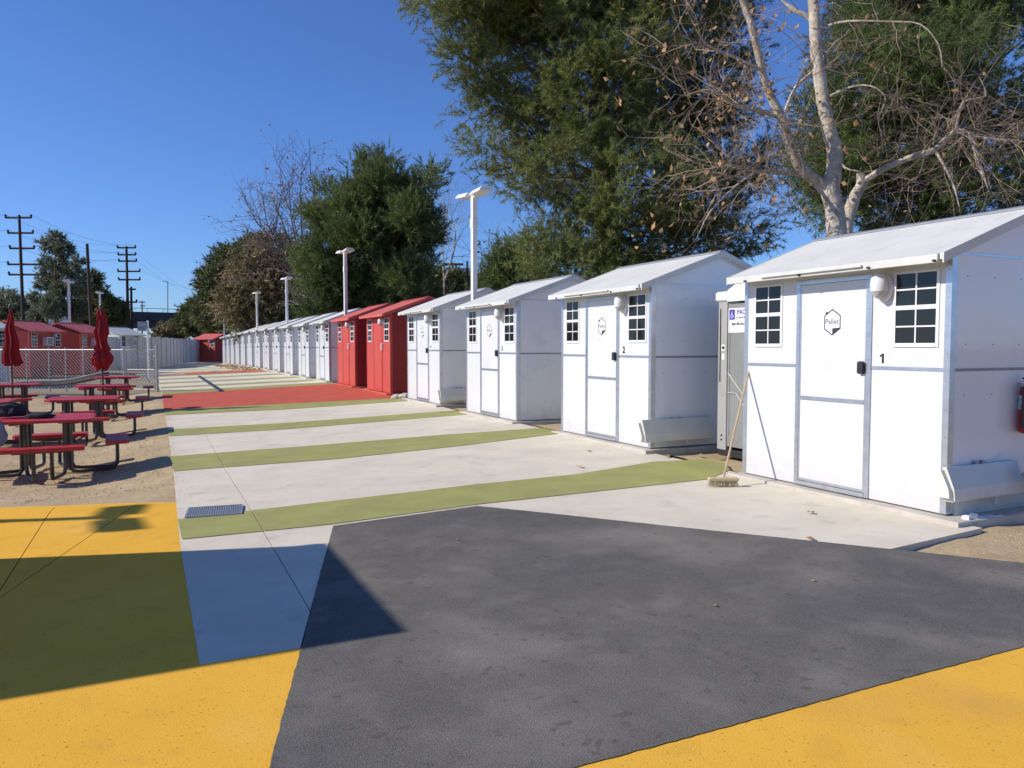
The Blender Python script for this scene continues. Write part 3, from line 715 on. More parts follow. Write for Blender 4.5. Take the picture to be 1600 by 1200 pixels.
# ------------------------------------------------------------------ light poles
def pole_meshes():
    mb = MB(); mb.box(-.055, .055, -.055, .055, 0, 4.86, .012)
    base = MB().box(-.13, .13, -.13, .13, 0, .025, .006)
    arm = MB().box(-.05, .05, -.16, .16, 4.78, 4.86, .02)
    head = MB().prism([(-.17, 0), (.17, 0), (.17, .03), (.10, .10), (-.10, .10), (-.17, .03)], 0, .50, 'y')
    sens = MB().box(-.065, .065, -.07, .07, 4.1, 4.32, .01)
    return mb.mesh('pole', 'metal_white'), base.mesh('base_plate', 'metal_white'), arm.mesh('arm', 'metal_white'), head.mesh('lamp_head', 'metal_white'), sens.mesh('collar', 'metal_white')
PM = pole_meshes()
def light_pole(label, x, y, z, rz=0, s=1.0, group='white light poles with twin heads'):
    t = thing('light_pole', label, 'light pole', (x, y, z), rz, group)
    put('pole', PM[0], t); put('base_plate', PM[1], t); put('arm', PM[2], t); put('collar', PM[4], t)
    for sgn in (-1, 1):
        h = put('lamp_head', PM[3], t, (0, .10*sgn, 4.82)); h.rotation_euler = (rad(4), 0, 0 if sgn > 0 else math.pi)
    t.scale = (1, 1, s); return t
lbl = ['tall white light pole between cabins 3 and 4', 'white light pole just beyond the two red cabins', 'white light pole in front of the brown shrub, third along the right row',
       'white light pole, fourth along the right row', 'white light pole, fifth along the right row', 'farthest light pole of the right row, near the end cabin']
for i, y in enumerate((16.35, 28.8, 41.9, 53.8, 65.6, 77.1)):
    light_pole(lbl[i], 6.86, y, HT(6.9, y), rad(5), 1.0 if i < 4 else .96)
light_pole('white light pole rising behind the left red cabins', -3.72, 49.5, -.02, rad(-10), 1.05)
light_pole('white light pole behind the twisted closed umbrella', -2.8, 63.0, -.02, rad(-10), 1.1)
light_pole('white light pole standing left of the picnic yard', -7.85, 10.05, -.05, rad(0), 1.06)
light_pole('white light pole standing left of the far picnic tables', -6.4, 23.0, -.15, rad(0), 1.06)

# white flat roofed hut left of the camera, its shadow falls over the yellow field
t = thing('white_hut', 'plain white flat roofed hut left of the yellow field', 'hut', (-2.62, 5.06, -.04))
MB().box(-3.2, 0, 0, 2.02, .10, 2.52, .01).build('wall', 'white_panel', t)
MB().box(-3.25, .05, -.03, 2.05, 2.521, 2.60, .01).build('roof', 'roof_white', t)
MB().box(.001, .03, .5, 1.35, .12, 2.1).build('door', 'trim_cream', t)
MB().box(-3.22, .02, -.02, 2.04, -.1, .10).build('plinth', 'pad', t)

# ------------------------------------------------------------------ picnic tables
def table_meshes():
    h = .585; c = .10
    oct_ = [(h, -h+c), (h, h-c), (h-c, h), (-h+c, h), (-h, h-c), (-h, -h+c), (-h+c, -h), (h-c, -h)]
    top = MB().prism(oct_, .735, .765, 'z').prism([(a*.985, b*.985) for a, b in oct_], .766, .770, 'z')
    L = .47
    seat = MB().prism([(-L, -.12), (-L+.03, -.145), (L-.03, -.145), (L, -.12), (L, .12), (L-.03, .145), (-L+.03, .145), (-L, .12)], .405, .455, 'z')
    fr = MB(); rr = .024
    for s in (-1, 1):
        pts = [(.27, s*.22, .735), (.28, s*.22, .30), (.28, s*.22, .10), (.31, s*.21, .04), (.38, s*.20, .026), (.72, s*.11, .026), (.80, s*.10, .04), (.845, s*.10, .10), (.85, s*.10, .20), (.85, s*.10, .405)]
        fr.tube(pts, rr, 8)
    fr.tube([(.85, -.33, .392), (.85, .33, .392)], .018, 6)
    br = MB().box(.05, .55, -.012, .012, .70, .735)
    return top.mesh('tabletop', 'table_red'), seat.mesh('seat', 'table_red'), fr.mesh('leg_frame', 'steel_black', True), br.mesh('brace', 'steel_black')
TM = table_meshes()
def table(label, x, y, rz=0, z=None):
    z = HT(x, y)+SH+.02 if z is None else z
    t = thing('picnic_table', label, 'picnic table', (x, y, z), rz, 'red picnic tables on the dirt yard')
    put('tabletop', TM[0], t)
    for k in range(4):
        a = k*math.pi/2
        s = put('seat', TM[1], t, (.85*math.cos(a), .85*math.sin(a), 0), (0, 0, a+math.pi/2))
        f = put('leg_frame', TM[2], t, None, (0, 0, a)); put('brace', TM[3], t, None, (0, 0, a+.785))
    return t
table('nearest red picnic table with dark clothing on its left end', -1.22, 12.15, rad(2))
table('second red picnic table, right behind the nearest one', -1.04, 16.4, rad(-1))
table('red picnic table holding the twisted closed umbrella', -.92, 21.1, rad(1))
table('farthest red picnic table, next to the chain link gate', -.75, 26.0, rad(-2))
table('red picnic table under the smooth closed umbrella', -2.95, 22.4, rad(2))
table('red picnic table cut by the left edge of the photo', -2.72, 16.2, rad(0))

def umbrella(label, x, y, z, twist, flare, seed, H=2.62, rx=0.0, zlo=1.3):
    t = thing('closed_umbrella', label, 'umbrella', (x, y, z), 0, 'closed red patio umbrellas'); t.rotation_euler = (rx, 0, 0)
    MB().tube([(0, 0, 0), (0, 0, H)], .021, 8).build('pole', 'steel_black', t, smooth=True)
    MB().lathe([(.27, 0), (.27, .05), (.10, .08), (.04, .20), (.03, .22)], 16).build('base', 'steel_black', t, smooth=True)
    MB().lathe([(.022, H-.02), (.035, H+.02), (.03, H+.06), (.01, H+.10), (.002, H+.11)], 10).build('finial', 'steel_black', t, smooth=True)
    mb = MB(); n = 64; K = 44; rr = random.Random(seed); ph = [rr.uniform(0, 6) for _ in range(8)]
    for i in range(K+1):
        s = i/K; zz = H-.02-(H-zlo)*s
        prof = flare(s)
        for k in range(n):
            a = 2*math.pi*k/n+twist*s
            fold = .5+.5*math.cos(8*(a-twist*s*.6)+.5*math.sin(3*s+ph[0]))
            r = prof*(.62+.42*fold**1.3)+.010*math.sin(5*a+ph[1]+9*s)*s
            wob = .018*math.sin(4.3*s*3+ph[2])
            dz = .05*math.cos(4*a+ph[3])*s**6
            mb.v.append((r*math.cos(a)+wob, r*math.sin(a), zz+dz))
    for i in range(K):
        for k in range(n):
            j = (k+1) % n; mb.f.append((i*n+k, i*n+j, (i+1)*n+j, (i+1)*n+k))
    mb.build('canopy', 'canvas_red', t, smooth=True)
    return t
def fl1(s):
    return .02+.17*s**.8+.035*s if s < .18 else .02+.17*s**.8+.025*s
def fl2(s):
    if s < .1: return .02+.9*s
    if s < .2: return .11-.2*(s-.1)
    if s < .7: return .09+.05*math.sin((s-.2)*9)**2+.06*(s-.2)
    return .12+.09*math.sin((s-.7)/.3*3.1)
umbrella('closed dark red umbrella hanging smooth and conical, left one', -2.95, 22.4, HT(-2.95, 22.4)-.04, .25, lambda s: fl1(s)*1.02, 2, 2.66)
umbrella('closed red umbrella bunched and twisted, right one', -.92, 21.1, HT(-.92, 21.1)-.04, 1.8, lambda s: fl2(s)*1.15, 5, 2.66, zlo=1.2)

# dark clothing on the near table
def blob(name, m, parent, c, s, seed, amp=.25, sub=3):
    bm = bmesh.new(); bmesh.ops.create_icosphere(bm, subdivisions=sub, radius=1)
    for v in bm.verts:
        k = 1+amp*mnoise.noise(v.co*1.7+Vector((seed, 0, 0)))+amp*.4*mnoise.noise(v.co*4.5+Vector((seed, 4, 0)))
        v.co = Vector((v.co.x*s[0]*k, v.co.y*s[1]*k, max(v.co.z*k, -.75)*s[2]))+Vector(c)
    me = bpy.data.meshes.new(name); bm.to_mesh(me); bm.free(); me.materials.append(M[m]); me.polygons.foreach_set('use_smooth', [True]*len(me.polygons))
    return put(name, me, parent)
tz = HT(-1.2, 12.15)+SH+.79
t = thing('duffel_bag', 'black duffel bag with a grey mark on the nearest picnic table', 'bag', (-1.62, 12.22, tz))
blob('body', 'cloth_black', t, (-.03, 0, .10), (.21, .15, .105), 3)
MB().tube([(-.16, -.1, .16), (-.1, -.15, .215), (.03, -.15, .215), (.10, -.1, .16)], .010, 6).build('strap', 'cloth_black', t)
MB().prism([(-.03, .07), (.02, .085), (.04, .15), (-.01, .14)], -.178, -.170, 'y').build('mark', 'decal_grey', t)
t = thing('sleeve', 'dark cloth lying flat across the nearest table top', 'cloth', (-1.28, 12.0, tz))
blob('cloth', 'cloth_black', t, (0, 0, .03), (.17, .09, .05), 8)
t = thing('denim_garment', 'blue grey garment draped over the near edge of the nearest table', 'garment', (-1.72, 11.62, tz))
blob('fold', 'cloth_denim', t, (0, -.06, -.16), (.12, .06, .20), 5)
blob('fold', 'cloth_denim', t, (-.14, 0, .02), (.16, .10, .06), 6)
t = thing('sneakers', 'pair of white sneakers on the ground under the left tables', 'shoes', (-2.55, 19.6, HT(-2.5, 19.6)-.03))
for dx in (0, .16): blob('sneaker', 'vinyl', t, (dx, dx*.3, .04), (.06, .12, .05), 2+dx, .12)
# sagging tarp behind the tables
def tarp():
    t = thing('sagging_tarp', 'brown tarp with a pale edge sagging along the chain link fence', 'tarp', (-3.2, 27.0, 0))
    mb = MB(); n = 14; e = []
    for i in range(n+1):
        s = i/n; x = -.4+2.6*s; zt = .40+.30*s**2+.02*math.sin(9*s); zb = .33-.05*math.sin(s*3)+.25*s**3
        mb.v += [(x, .1*math.sin(5*s), zt), (x, -.25+.1*math.sin(7*s), (zt+zb)/2-.03), (x, -.1, zb)]; e.append((x, .1*math.sin(5*s), zt+.01))
    for i in range(n):
        for j in range(2): mb.f.append((i*3+j, i*3+3+j, i*3+4+j, i*3+1+j))
    mb.build('sheet', 'tarp', t, smooth=True)
    MB().tube(e, .014, 5).build('hem', 'vinyl', t)
tarp()

# ------------------------------------------------------------------ chain link fence and gate
def chain_fence():
    A = Vector((.38, 28.68)); B = Vector((-5.9, 33.2)); D = B-A; Lf = D.length; ang = math.atan2(D.y, D.x)
    z0 = HT(.3, 28.7)+SH; Ht = 1.42
    def at_u(u):     # distance along the fence at which a bearing meets it
        d = CM @ Vector(((u-800)/1200, 0.05, -1)); a = math.atan2(d.y, d.x)
        # solve A + s*D/L parallel to d
        ux, uy = D.x/Lf, D.y/Lf
        return (A.y*d.x-A.x*d.y)/(ux*d.y-uy*d.x)
    posts = [at_u(u) for u in (193, 155, 129.5, 102, 76, 41, 10, -26)]
    t = thing('chain_link_fence', 'low galvanised chain link fence behind the picnic tables', 'fence', (A.x, A.y, z0), ang)
    for k, s in enumerate(posts):
        MB().tube([(s, 0, -.05), (s, 0, Ht+.04)], .032 if k == 0 else .022, 8).lathe([(.03, Ht+.04), (.03, Ht+.06), (.008, Ht+.085)], 8, Matrix.Translation((s, 0, 0))).build('post', 'galv', t, smooth=True)
    MB().tube([(posts[0], 0, Ht), (posts[-1], 0, Ht)], .022, 8).build('top_rail', 'galv', t)
    MB().tube([(posts[0], 0, .06), (posts[-1], 0, .06)], .008, 5).build('bottom_wire', 'galv', t)
    def net(x0, x1, za, zb, sp=.13, r=.0075):
        mb = MB(); h = zb-za; n = int((x1-x0+h)/sp)
        for k in range(n+1):
            for sg in (1, -1):
                a = x0-h+k*sp
                p, q = (a, za), (a+h, zb)
                if p[0] < x0: p = (x0, za+(x0-a))
                if q[0] > x1: q = (x1, za+(x1-a))
                if q[0]-p[0] < .01: continue
                if sg < 0: p, q = (x0+x1-p[0], p[1]), (x0+x1-q[0], q[1])
                mb.tube([(p[0], .002*sg, p[1]), (q[0], .002*sg, q[1])], r, 3, False)
        return mb
    o = net(posts[0], posts[-1], .06, Ht).build('wire_mesh', 'galv', t); o['kind'] = 'stuff'
    s0, s1 = .09, posts[0]-.09
    g = thing('chain_link_gate', 'chain link gate with a diagonal brace beside the walkway', 'gate', (A.x, A.y, z0), ang)
    for s in (0,):
        MB().tube([(0, 0, -.05), (0, 0, Ht+.10)], .045, 10).lathe([(.05, Ht+.10), (.045, Ht+.14), (.01, Ht+.17)], 10).build('gate_post', 'galv', g, smooth=True)
    MB().tube([(s0, 0, .08), (s0, 0, Ht), (s1, 0, Ht), (s1, 0, .08), (s0, 0, .08)], .022, 8).build('gate_frame', 'galv', g)
    MB().tube([(s1-.35, 0, Ht), (s0+.2, 0, .3)], .014, 6).build('brace', 'galv', g)
    MB().tube([(s0, 0, .75), (s1, 0, .75)], .012, 6).build('mid_rail', 'galv', g)
    for zz in (.3, Ht-.25): MB().box(-.05, s0+.03, -.03, .03, zz, zz+.06, .006).build('hinge', 'galv', g)
    o = net(s0, s1, .08, Ht).build('wire_mesh', 'galv', g); o['kind'] = 'stuff'
chain_fence()
# sheet of grey board hung on the fence near the umbrella, and a small sign post
t = thing('notice_board', 'small grey notice board on a white post behind the gate', 'sign', (.05, 38.0, -.02))
MB().tube([(.12, 0, 0), (.12, 0, 2.66)], .045, 8).build('post', 'metal_white', t)
MB().box(-.30, .06, -.02, .02, 2.2, 2.62, .006).build('board', 'steel_grey', t)
MB().box(-.27, .03, -.024, -.021, 2.42, 2.58).build('board_panel', 'galv', t)

# panel fence curving from the left cabins to the far red cabin
def panel_fence():
    t = thing('panel_fence', 'pale grey panel fence closing the far left of the walkway', 'fence', (0, 0, 0))
    pts = [Vector((-2.4, 55.5)), Vector((-.4, 57.5)), Vector((.9, 60.5)), Vector((1.7, 65)), Vector((2.6, 71)), Vector((3.6, 77)), Vector((5.6, 83))]
    pan = []
    for a, b in zip(pts, pts[1:]):
        L = (b-a).length; n = max(2, int(L/.95))
        for k in range(n):
            pan.append((a+(b-a)*(k/n), a+(b-a)*((k+1)/n)))
    for k, (p, q) in enumerate(pan):
        d = q-p; an = math.atan2(d.y, d.x); L = d.length
        MB().box(.02, L-.02, -.02, .02, 0, 2.16+.03*(k % 3)).build('panel', 'grey_wall', t, (p.x, p.y, -.05), rot=(0, 0, an))
        if k % 2 == 0: MB().box(-.035, .035, -.045, .045, 0, 2.24).build('post', 'steel_grey', t, (p.x, p.y, -.05), rot=(0, 0, an))
panel_fence()
# small concrete kerbs / wheel stops along the left of the far walkway
for k, (x, y, l) in enumerate(((1.0, 53.5, 1.6), (.8, 44.2, 2.4))):
    tag(MB().box(-l/2, l/2, -.15, .15, 0, .10, .03).build('low_kerb', 'vinyl', None, (x, y, -.05)), ['white kerb block by the panel fence', 'long white kerb block left of the red stripe'][k], 'kerb', 'white kerb blocks')
# long low dark strip on the walkway
tag(MB().prism([(-.09, 0), (-.05, .03), (.05, .03), (.09, 0)], 0, 14.0, 'y').build('dark_strip', 'black_plastic', None, (2.28, 26.9, 0), rot=(0, 0, rad(-.6))), 'long dark strip along the walkway beyond the red field', 'cable cover')
bpy.data.objects['dark_strip'].location.z = HT(2.3, 34)+SH+.0
# a few fallen leaves on the paving
def fallen(label, x, y, s, k, grp='fallen brown leaves on the paving'):
    z = HT(x, y)+SH; s *= .62
    mb = MB(); n = 7; rr = random.Random(k); mb.v.append((0, 0, .012))
    for i in range(n):
        a = 2*math.pi*i/n; r = s*(1 if i % 2 else .6)*rr.uniform(.8, 1.2); mb.v.append((r*math.cos(a), r*math.sin(a), rr.uniform(.0, .5)*s+.004))
    for i in range(n): mb.f.append((0, 1+i, 1+(i+1) % n))
    tag(mb.build('fallen_leaf', 'dead_leaf', None, (x, y, z+.006)), label, 'leaf', grp)
for k, (x, y, s, l) in enumerate(((4.85, 8.19, .09, 'curled brown leaf on the far edge of the first green stripe'), (5.64, 9.26, .07, 'brown leaf on the concrete in front of cabin 2'),
        (5.48, 5.1, .07, 'yellowish leaf on the slab in front of cabin 1'), (4.73, 4.41, .07, 'brown leaf close to the edge of the asphalt'), (.47, 7.81, .05, 'leaf lying on the drain grate'),
        (6.30, 8.34, .10, 'dry leaf below the folded panel of cabin 2'), (6.45, 8.17, .07, 'curled dry leaf nearer the toilet'), (6.80, 8.30, .11, 'big dry leaf at the foot of the toilet'), (6.9, 8.05, .09, 'dry leaf against the toilet base'),
        (5.88, 15.9, .08, 'brown leaf near cabin 3'), (3.9, 3.6, .03, 'tiny pale leaf on the asphalt nearer the slab'), (3.0, 3.5, .03, 'tiny pale leaf in the middle of the asphalt'), (2.2, 5.6, .025, 'tiny pale leaf near the far asphalt tip'))):
    fallen(l, x, y, s, k)
# loose grit, dead leaves in drifts under the right row, white chips on the asphalt
def scatter(name, n, gen, s0, s1, m, label, cat, flat=.5):
    mb = MB(); rr = random.Random(n)
    for _ in range(n):
        x, y = gen(rr); s = rr.uniform(s0, s1); z = HT(x, y)+SH; a = rr.uniform(0, 6)
        vs = [(x+s*math.cos(a+q), y+s*math.sin(a+q), z-.004) for q in (0, 2.1, 4.2)]+[(x, y, z+s*flat)]
        mb.add(vs, [(0, 1, 3), (1, 2, 3), (2, 0, 3)])
    o = mb.build(name, m); tag(o, label, cat); o['kind'] = 'stuff'
scatter('gravel', 2600, lambda r: (r.uniform(5.9, 8.8), r.uniform(1.0, 3.9)), .003, .009, 'dirt', 'fine gravel over the dirt at the right edge', 'gravel')
scatter('grit', 2600, lambda r: (r.uniform(-3, .2), r.uniform(9.4, 17)), .004, .013, 'dirt', 'fine grit over the picnic yard', 'gravel')
scatter('spilled_sand', 2600, lambda r: ((lambda y: (wl(y)+abs(r.gauss(0, .11))-.02, y))(r.uniform(8.4, 27))), .003, .010, 'dirt', 'sand spilled from the yard over the edge of the walkway', 'sand')
scatter('leaf_litter', 700, lambda r: (r.uniform(4.8, 6.3)+r.gauss(0, .2), r.uniform(46, 66)), .03, .09, 'dead_leaf', 'drift of dead leaves along the far cabins', 'leaf litter', .6)
scatter('asphalt_chips', 46, lambda r: (r.uniform(.9, 6.2), r.uniform(2.5, 5.2)), .003, .009, 'decal_white', 'tiny pale chips scattered on the asphalt', 'grit')

# ------------------------------------------------------------------ foliage
def crown_np(lobes, n_spray, per, spray_len, needle, width, droop=0.0, spread=.75, up=.25, gap=.0, seed=1, shell=.5, clump=None):
    """lobes: (x,y,z,rx,rz). Sprays root in the lobes' outer volume and carry needles (thin triangles)."""
    rg = np.random.default_rng(seed)
    L = np.array(lobes, float); wts = (L[:, 3]*L[:, 3]+L[:, 3]*L[:, 4]); wts /= wts.sum()
    idx = rg.choice(len(L), n_spray, p=wts); C = L[idx, :3]
    d = rg.normal(size=(n_spray, 3)); d /= np.linalg.norm(d, axis=1)[:, None]
    rad_ = shell+(1.0-shell)*rg.random(n_spray)**.6
    R3 = np.stack([L[idx, 3], L[idx, 3], L[idx, 4]], 1)
    P = C+d*R3*rad_[:, None]
    if clump:
        nc = max(1, n_spray//clump[0]); src = rg.integers(0, nc, n_spray)
        off = rg.normal(size=(n_spray, 3))*clump[1]*np.array([1, 1, .7]); P = P[src]+off; C = C[src]
        d = d[src]*.7+off/(clump[1]*1.6); d /= np.linalg.norm(d, axis=1)[:, None]
    if gap:
        q = P*np.array([1.0, 1.0, 1.3])
        nz = np.sin(q[:, 0]*1.9+1.3*np.sin(q[:, 2]*1.7))+np.sin(q[:, 1]*2.3+1.1*np.sin(q[:, 0]*1.3))+np.sin(q[:, 2]*2.6+q[:, 0]*.8)+.7*np.sin(q[:, 0]*5.1+q[:, 2]*4.3)
        keep = nz > -3+gap*3
        P, d, C = P[keep], d[keep], C[keep]; n_spray = len(P)
    ax = d*1.0+rg.normal(size=d.shape)*.55; ax[:, 2] += up-droop; ax /= np.linalg.norm(ax, axis=1)[:, None]
    sl = spray_len*(.6+.8*rg.random(n_spray))
    t = rg.random((n_spray, per))
    B = P[:, None, :]+ax[:, None, :]*(t*sl[:, None])[:, :, None]
    if droop: B[:, :, 2] -= droop*(t**2)*sl[:, None]*.6
    rd = rg.normal(size=(n_spray, per, 3)); nd = ax[:, None, :]*(1-spread*.4)+rd*spread*.62
    nd[:, :, 2] -= droop*.4
    nd /= np.linalg.norm(nd, axis=2)[:, :, None]
    ln = needle*(.65+.7*rg.random((n_spray, per)))
    side = np.cross(nd, rg.normal(size=nd.shape)); side /= np.linalg.norm(side, axis=2)[:, :, None]+1e-9
    wv = width*(.7+.6*rg.random((n_spray, per)))
    a = B-side*wv[:, :, None]*.5; b = B+side*wv[:, :, None]*.5; c = B+nd*ln[:, :, None]
    V = np.stack([a, b, c], 2).reshape(-1, 3)
    return V, P, C
def tri_mesh(name, V, m):
    me = bpy.data.meshes.new(name); n = len(V)//3
    me.vertices.add(n*3); me.vertices.foreach_set('co', V.astype(np.float32).ravel())
    me.loops.add(n*3); me.loops.foreach_set('vertex_index', np.arange(n*3, dtype=np.int32))
    me.polygons.add(n); me.polygons.foreach_set('loop_start', np.arange(0, n*3, 3, dtype=np.int32)); me.polygons.foreach_set('loop_total', np.full(n, 3, dtype=np.int32))
    me.update(calc_edges=True); me.materials.append(M[m]); return me
def px_lobes(lst, dist, seed=0, dz=1.2, flat=.85):
    rr = random.Random(seed); out = []
    for (u, v, r) in lst:
        d = dist+rr.uniform(-dz, dz); p = vp(u, v, d); R = r*d/1200
        out.append((p.x, p.y, p.z, R, R*flat))
    return out
def foliage_tree(name, label, cat, lobes, foot, trunk_r, m, bark, n, per, sl, nl, w, limbs=True, group=None, **k):
    t = thing(name, label, cat, (foot.x, foot.y, foot.z), 0, group)
    V, P, C = crown_np(lobes, n, per, sl, nl, w, **k)
    V = V-np.array([foot.x, foot.y, foot.z])
    put('crown', tri_mesh('crown', V, m), t)
    L = [Vector(l[:3])-foot for l in lobes]
    top = max(L, key=lambda q: q.z); cx = sum((q.x for q in L))/len(L); cy = sum((q.y for q in L))/len(L)
    tp = [Vector((0, 0, 0)), Vector((cx*.15, cy*.15, top.z*.25)), Vector((cx*.6, cy*.6, top.z*.6)), Vector((cx, cy, top.z*.92))]
    MB().tube(tp, [trunk_r*1.15, trunk_r, trunk_r*.6, trunk_r*.12], 10).build('trunk', bark, t, smooth=True)
    if limbs:
        mb = MB()
        for q in L:
            zz = max(.1, min(q.z*.75, top.z*.85)); f = zz/(top.z*.92); s = Vector((cx*f, cy*f, zz))
            mid = s.lerp(q, .5)+Vector((0, 0, -.2))
            mb.tube([s, mid, q], [trunk_r*.20, trunk_r*.11, trunk_r*.03], 5)
        rr = random.Random(5)
        for i in range(0, min(len(P), 900), 3):
            c = Vector(C[i])-foot; p = Vector(P[i])-foot
            mb.tube([c, c.lerp(p, .6)+Vector((0, 0, -.08)), p], [trunk_r*.07, trunk_r*.045, trunk_r*.02], 3, False)
        mb.build('limbs', bark, t)
    return t
# big olive pine
A_ = [(690, 5, 45), (660, -20, 40), (735, 40, 62), (715, 85, 35), (770, 105, 55), (735, 130, 30), (800, 20, 85), (880, 60, 95), (960, 20, 105), (1060, 30, 85), (1110, 110, 70), (780, 165, 50), (840, 190, 80), (765, 225, 36),
      (800, 262, 34), (840, 260, 55), (930, 160, 95), (1020, 170, 95), (1090, 205, 80), (900, 280, 80), (1000, 290, 90), (1090, 310, 80), (865, 350, 52), (960, 370, 75), (1060, 380, 75), (845, 402, 46), (900, 430, 60),
      (1000, 440, 60), (1110, 400, 50), (1150, 280, 40), (1150, 60, 38), (780, -60, 110), (930, -90, 130), (1080, -70, 110), (870, -160, 130), (1000, -180, 130), (700, -80, 60), (1160, 350, 42), (1190, 250, 34)]
fA = vp(960, 541, 23); fA.z = -.1
foliage_tree('pine_tree', 'huge olive green pine towering behind cabins 2 and 3', 'pine tree', px_lobes([(u+(8 if u < 770 else 0), v, r*(.84 if u < 770 else .98)) for u, v, r in A_], 23, 1, 1.6), fA, .42, 'pine_olive', 'bark_dark', 27000, 38, .36, .15, .0155, droop=.12, up=.40, gap=.18, seed=3, shell=.40, spread=.95, clump=(26, .29))
# right pine
C_ = [(1400, 30, 75), (1480, 20, 85), (1380, 115, 80), (1470, 115, 90), (1290, 190, 52), (1265, 225, 36), (1350, 215, 80), (1440, 230, 90), (1525, 190, 62), (1330, 300, 58), (1420, 320, 85), (1520, 290, 75), (1590, 275, 50), (1560, 150, 40),
      (1560, 15, 46), (1625, 40, 45), (1480, -80, 110), (1370, -60, 80), (1630, 350, 80), (1310, 260, 46), (1290, 310, 40), (1600, -60, 80), (1640, 200, 50), (1340, 60, 45)]
fC = vp(1450, 541, 19); fC.z = -.1
foliage_tree('pine_tree', 'dark green pine behind the pale barked tree at the right', 'pine tree', px_lobes(C_, 19, 2, 1.5), fC, .36, 'pine_green', 'bark_dark', 16500, 34, .36, .14, .0150, droop=.12, up=.3, gap=.20, seed=4, shell=.40, spread=.95, clump=(16, .28))
# middle pine, spiky top
B_ = [(590, 285, 36), (565, 310, 42), (545, 330, 40), (620, 305, 40), (662, 290, 26), (672, 275, 16), (650, 335, 42), (515, 350, 38), (500, 385, 36), (560, 370, 58), (620, 370, 56), (664, 360, 30), (490, 425, 34), (530, 430, 52),
      (590, 440, 60), (640, 430, 42), (490, 475, 36), (550, 485, 50), (610, 485, 50), (668, 400, 22), (490, 335, 20), (500, 282, 9), (553, 262, 10), (582, 250, 14), (600, 246, 13), (680, 262, 12), (505, 300, 12), (470, 400, 14), (520, 300, 14), (640, 275, 10), (535, 285, 10), (665, 470, 30)]
fB = vp(585, 541, 44); fB.z = -.1
foliage_tree('pine_tree', 'dark dense pine behind the red cabins, ragged spiky top', 'pine tree', px_lobes([(u+(582-u)*.05+2, v+4, r*.63) for u, v, r in B_], 44, 3, 2.4), fB, .45, 'pine_blue', 'bark_dark', 14000, 28, .62, .28, .030, up=.85, droop=0, gap=.24, seed=5, shell=.30, spread=.6, clump=(20, .34))
# shrubs and trees along the row
def bush(label, lst, dist, m, n, nl=.45, w=.16, seed=1, name='tree', cat='tree', per=12, sl=.9, tr=.2, group=None, rscale=1.0, **k):
    lst = [(a, b, c*rscale) for a, b, c in lst]
    f = vp(sum(a[0] for a in lst)/len(lst), 541, dist); f.z = -.1
    kw = dict(up=.3, gap=.2, shell=.5, spread=.9); kw.update(k)
    return foliage_tree(name, label, cat, px_lobes(lst, dist, seed, dist*.03), f, tr, m, 'bark_dark', n, per, sl, nl, w, seed=seed, group=group, **kw)
GT = 'trees along the back of the site'
bush('reddish brown thicket behind the far white cabins', [(400, 420, 30), (430, 400, 34), (455, 420, 32), (385, 460, 32), (420, 450, 44), (460, 465, 36), (480, 500, 26), (400, 500, 36), (440, 500, 40), (370, 480, 26), (485, 440, 22)], 58, 'leaf_brown', 3600, .42, .09, seed=21, cat='thicket', name='brown_thicket', gap=.15, group=GT)
bush('round green tree left of the brown thicket', [(352, 420, 24), (340, 440, 28), (365, 405, 24), (395, 392, 22), (350, 466, 30), (332, 492, 24), (376, 430, 24), (366, 495, 24), (318, 480, 16)], 88, 'leaf_olive', 3000, .5, .12, seed=22, group=GT)
bush('olive green bank of shrubs by the end of the walkway', [(304, 490, 18), (318, 498, 20), (296, 503, 15), (335, 508, 16), (308, 512, 14), (292, 512, 9)], 108, 'leaf_olive', 1500, .6, .16, seed=23, name='shrub_bank', cat='shrubs', group=GT)
bush('pale grey green shrub under the bridge', [(262, 520, 12), (275, 524, 10), (252, 526, 9)], 112, 'leaf_brown', 500, .6, .18, seed=24, name='shrub', cat='shrub', group=GT)
bush('tall loose eucalyptus between the two big utility poles', [(88, 372, 12), (78, 385, 14), (100, 392, 16), (72, 410, 12), (92, 418, 18), (112, 425, 14), (122, 410, 9), (82, 440, 18), (100, 455, 24), (66, 432, 9), (125, 450, 18), (60, 465, 15), (84, 480, 26), (120, 485, 24), (60, 495, 16), (65, 378, 7), (64, 445, 8)], 88, 'leaf_gum', 2400, .42, .12, seed=25, name='eucalyptus_tree', rscale=.62, sl=.6, gap=.34, tr=.3, group=GT)
bush('rounded bush at the far left edge', [(5, 470, 16), (20, 480, 18), (0, 495, 20), (30, 495, 16), (42, 505, 12)], 96, 'leaf_gum', 1000, .6, .15, seed=26, group=GT)
bush('dark tree right of the bare leaning pole', [(150, 470, 18), (160, 490, 20), (182, 490, 16), (170, 478, 10), (140, 440, 12), (145, 500, 20)], 98, 'leaf_olive', 1600, .6, .15, seed=27, group=GT)
bush('small dark pine left of the huge olive pine', [(790, 430, 18), (805, 415, 18), (785, 448, 18), (815, 440, 22), (800, 455, 22), (798, 405, 8)], 34, 'pine_blue', 900, .32, .04, per=26, seed=28, name='pine_tree', cat='pine tree', tr=.12, group=GT)
bush('dark hedge below the bare trees between pine and cabin 4', [(690, 450, 26), (712, 455, 20), (735, 460, 18), (665, 460, 26), (755, 462, 14)], 52, 'leaf_olive', 1500, .4, .10, seed=29, name='hedge', cat='hedge', group=GT)
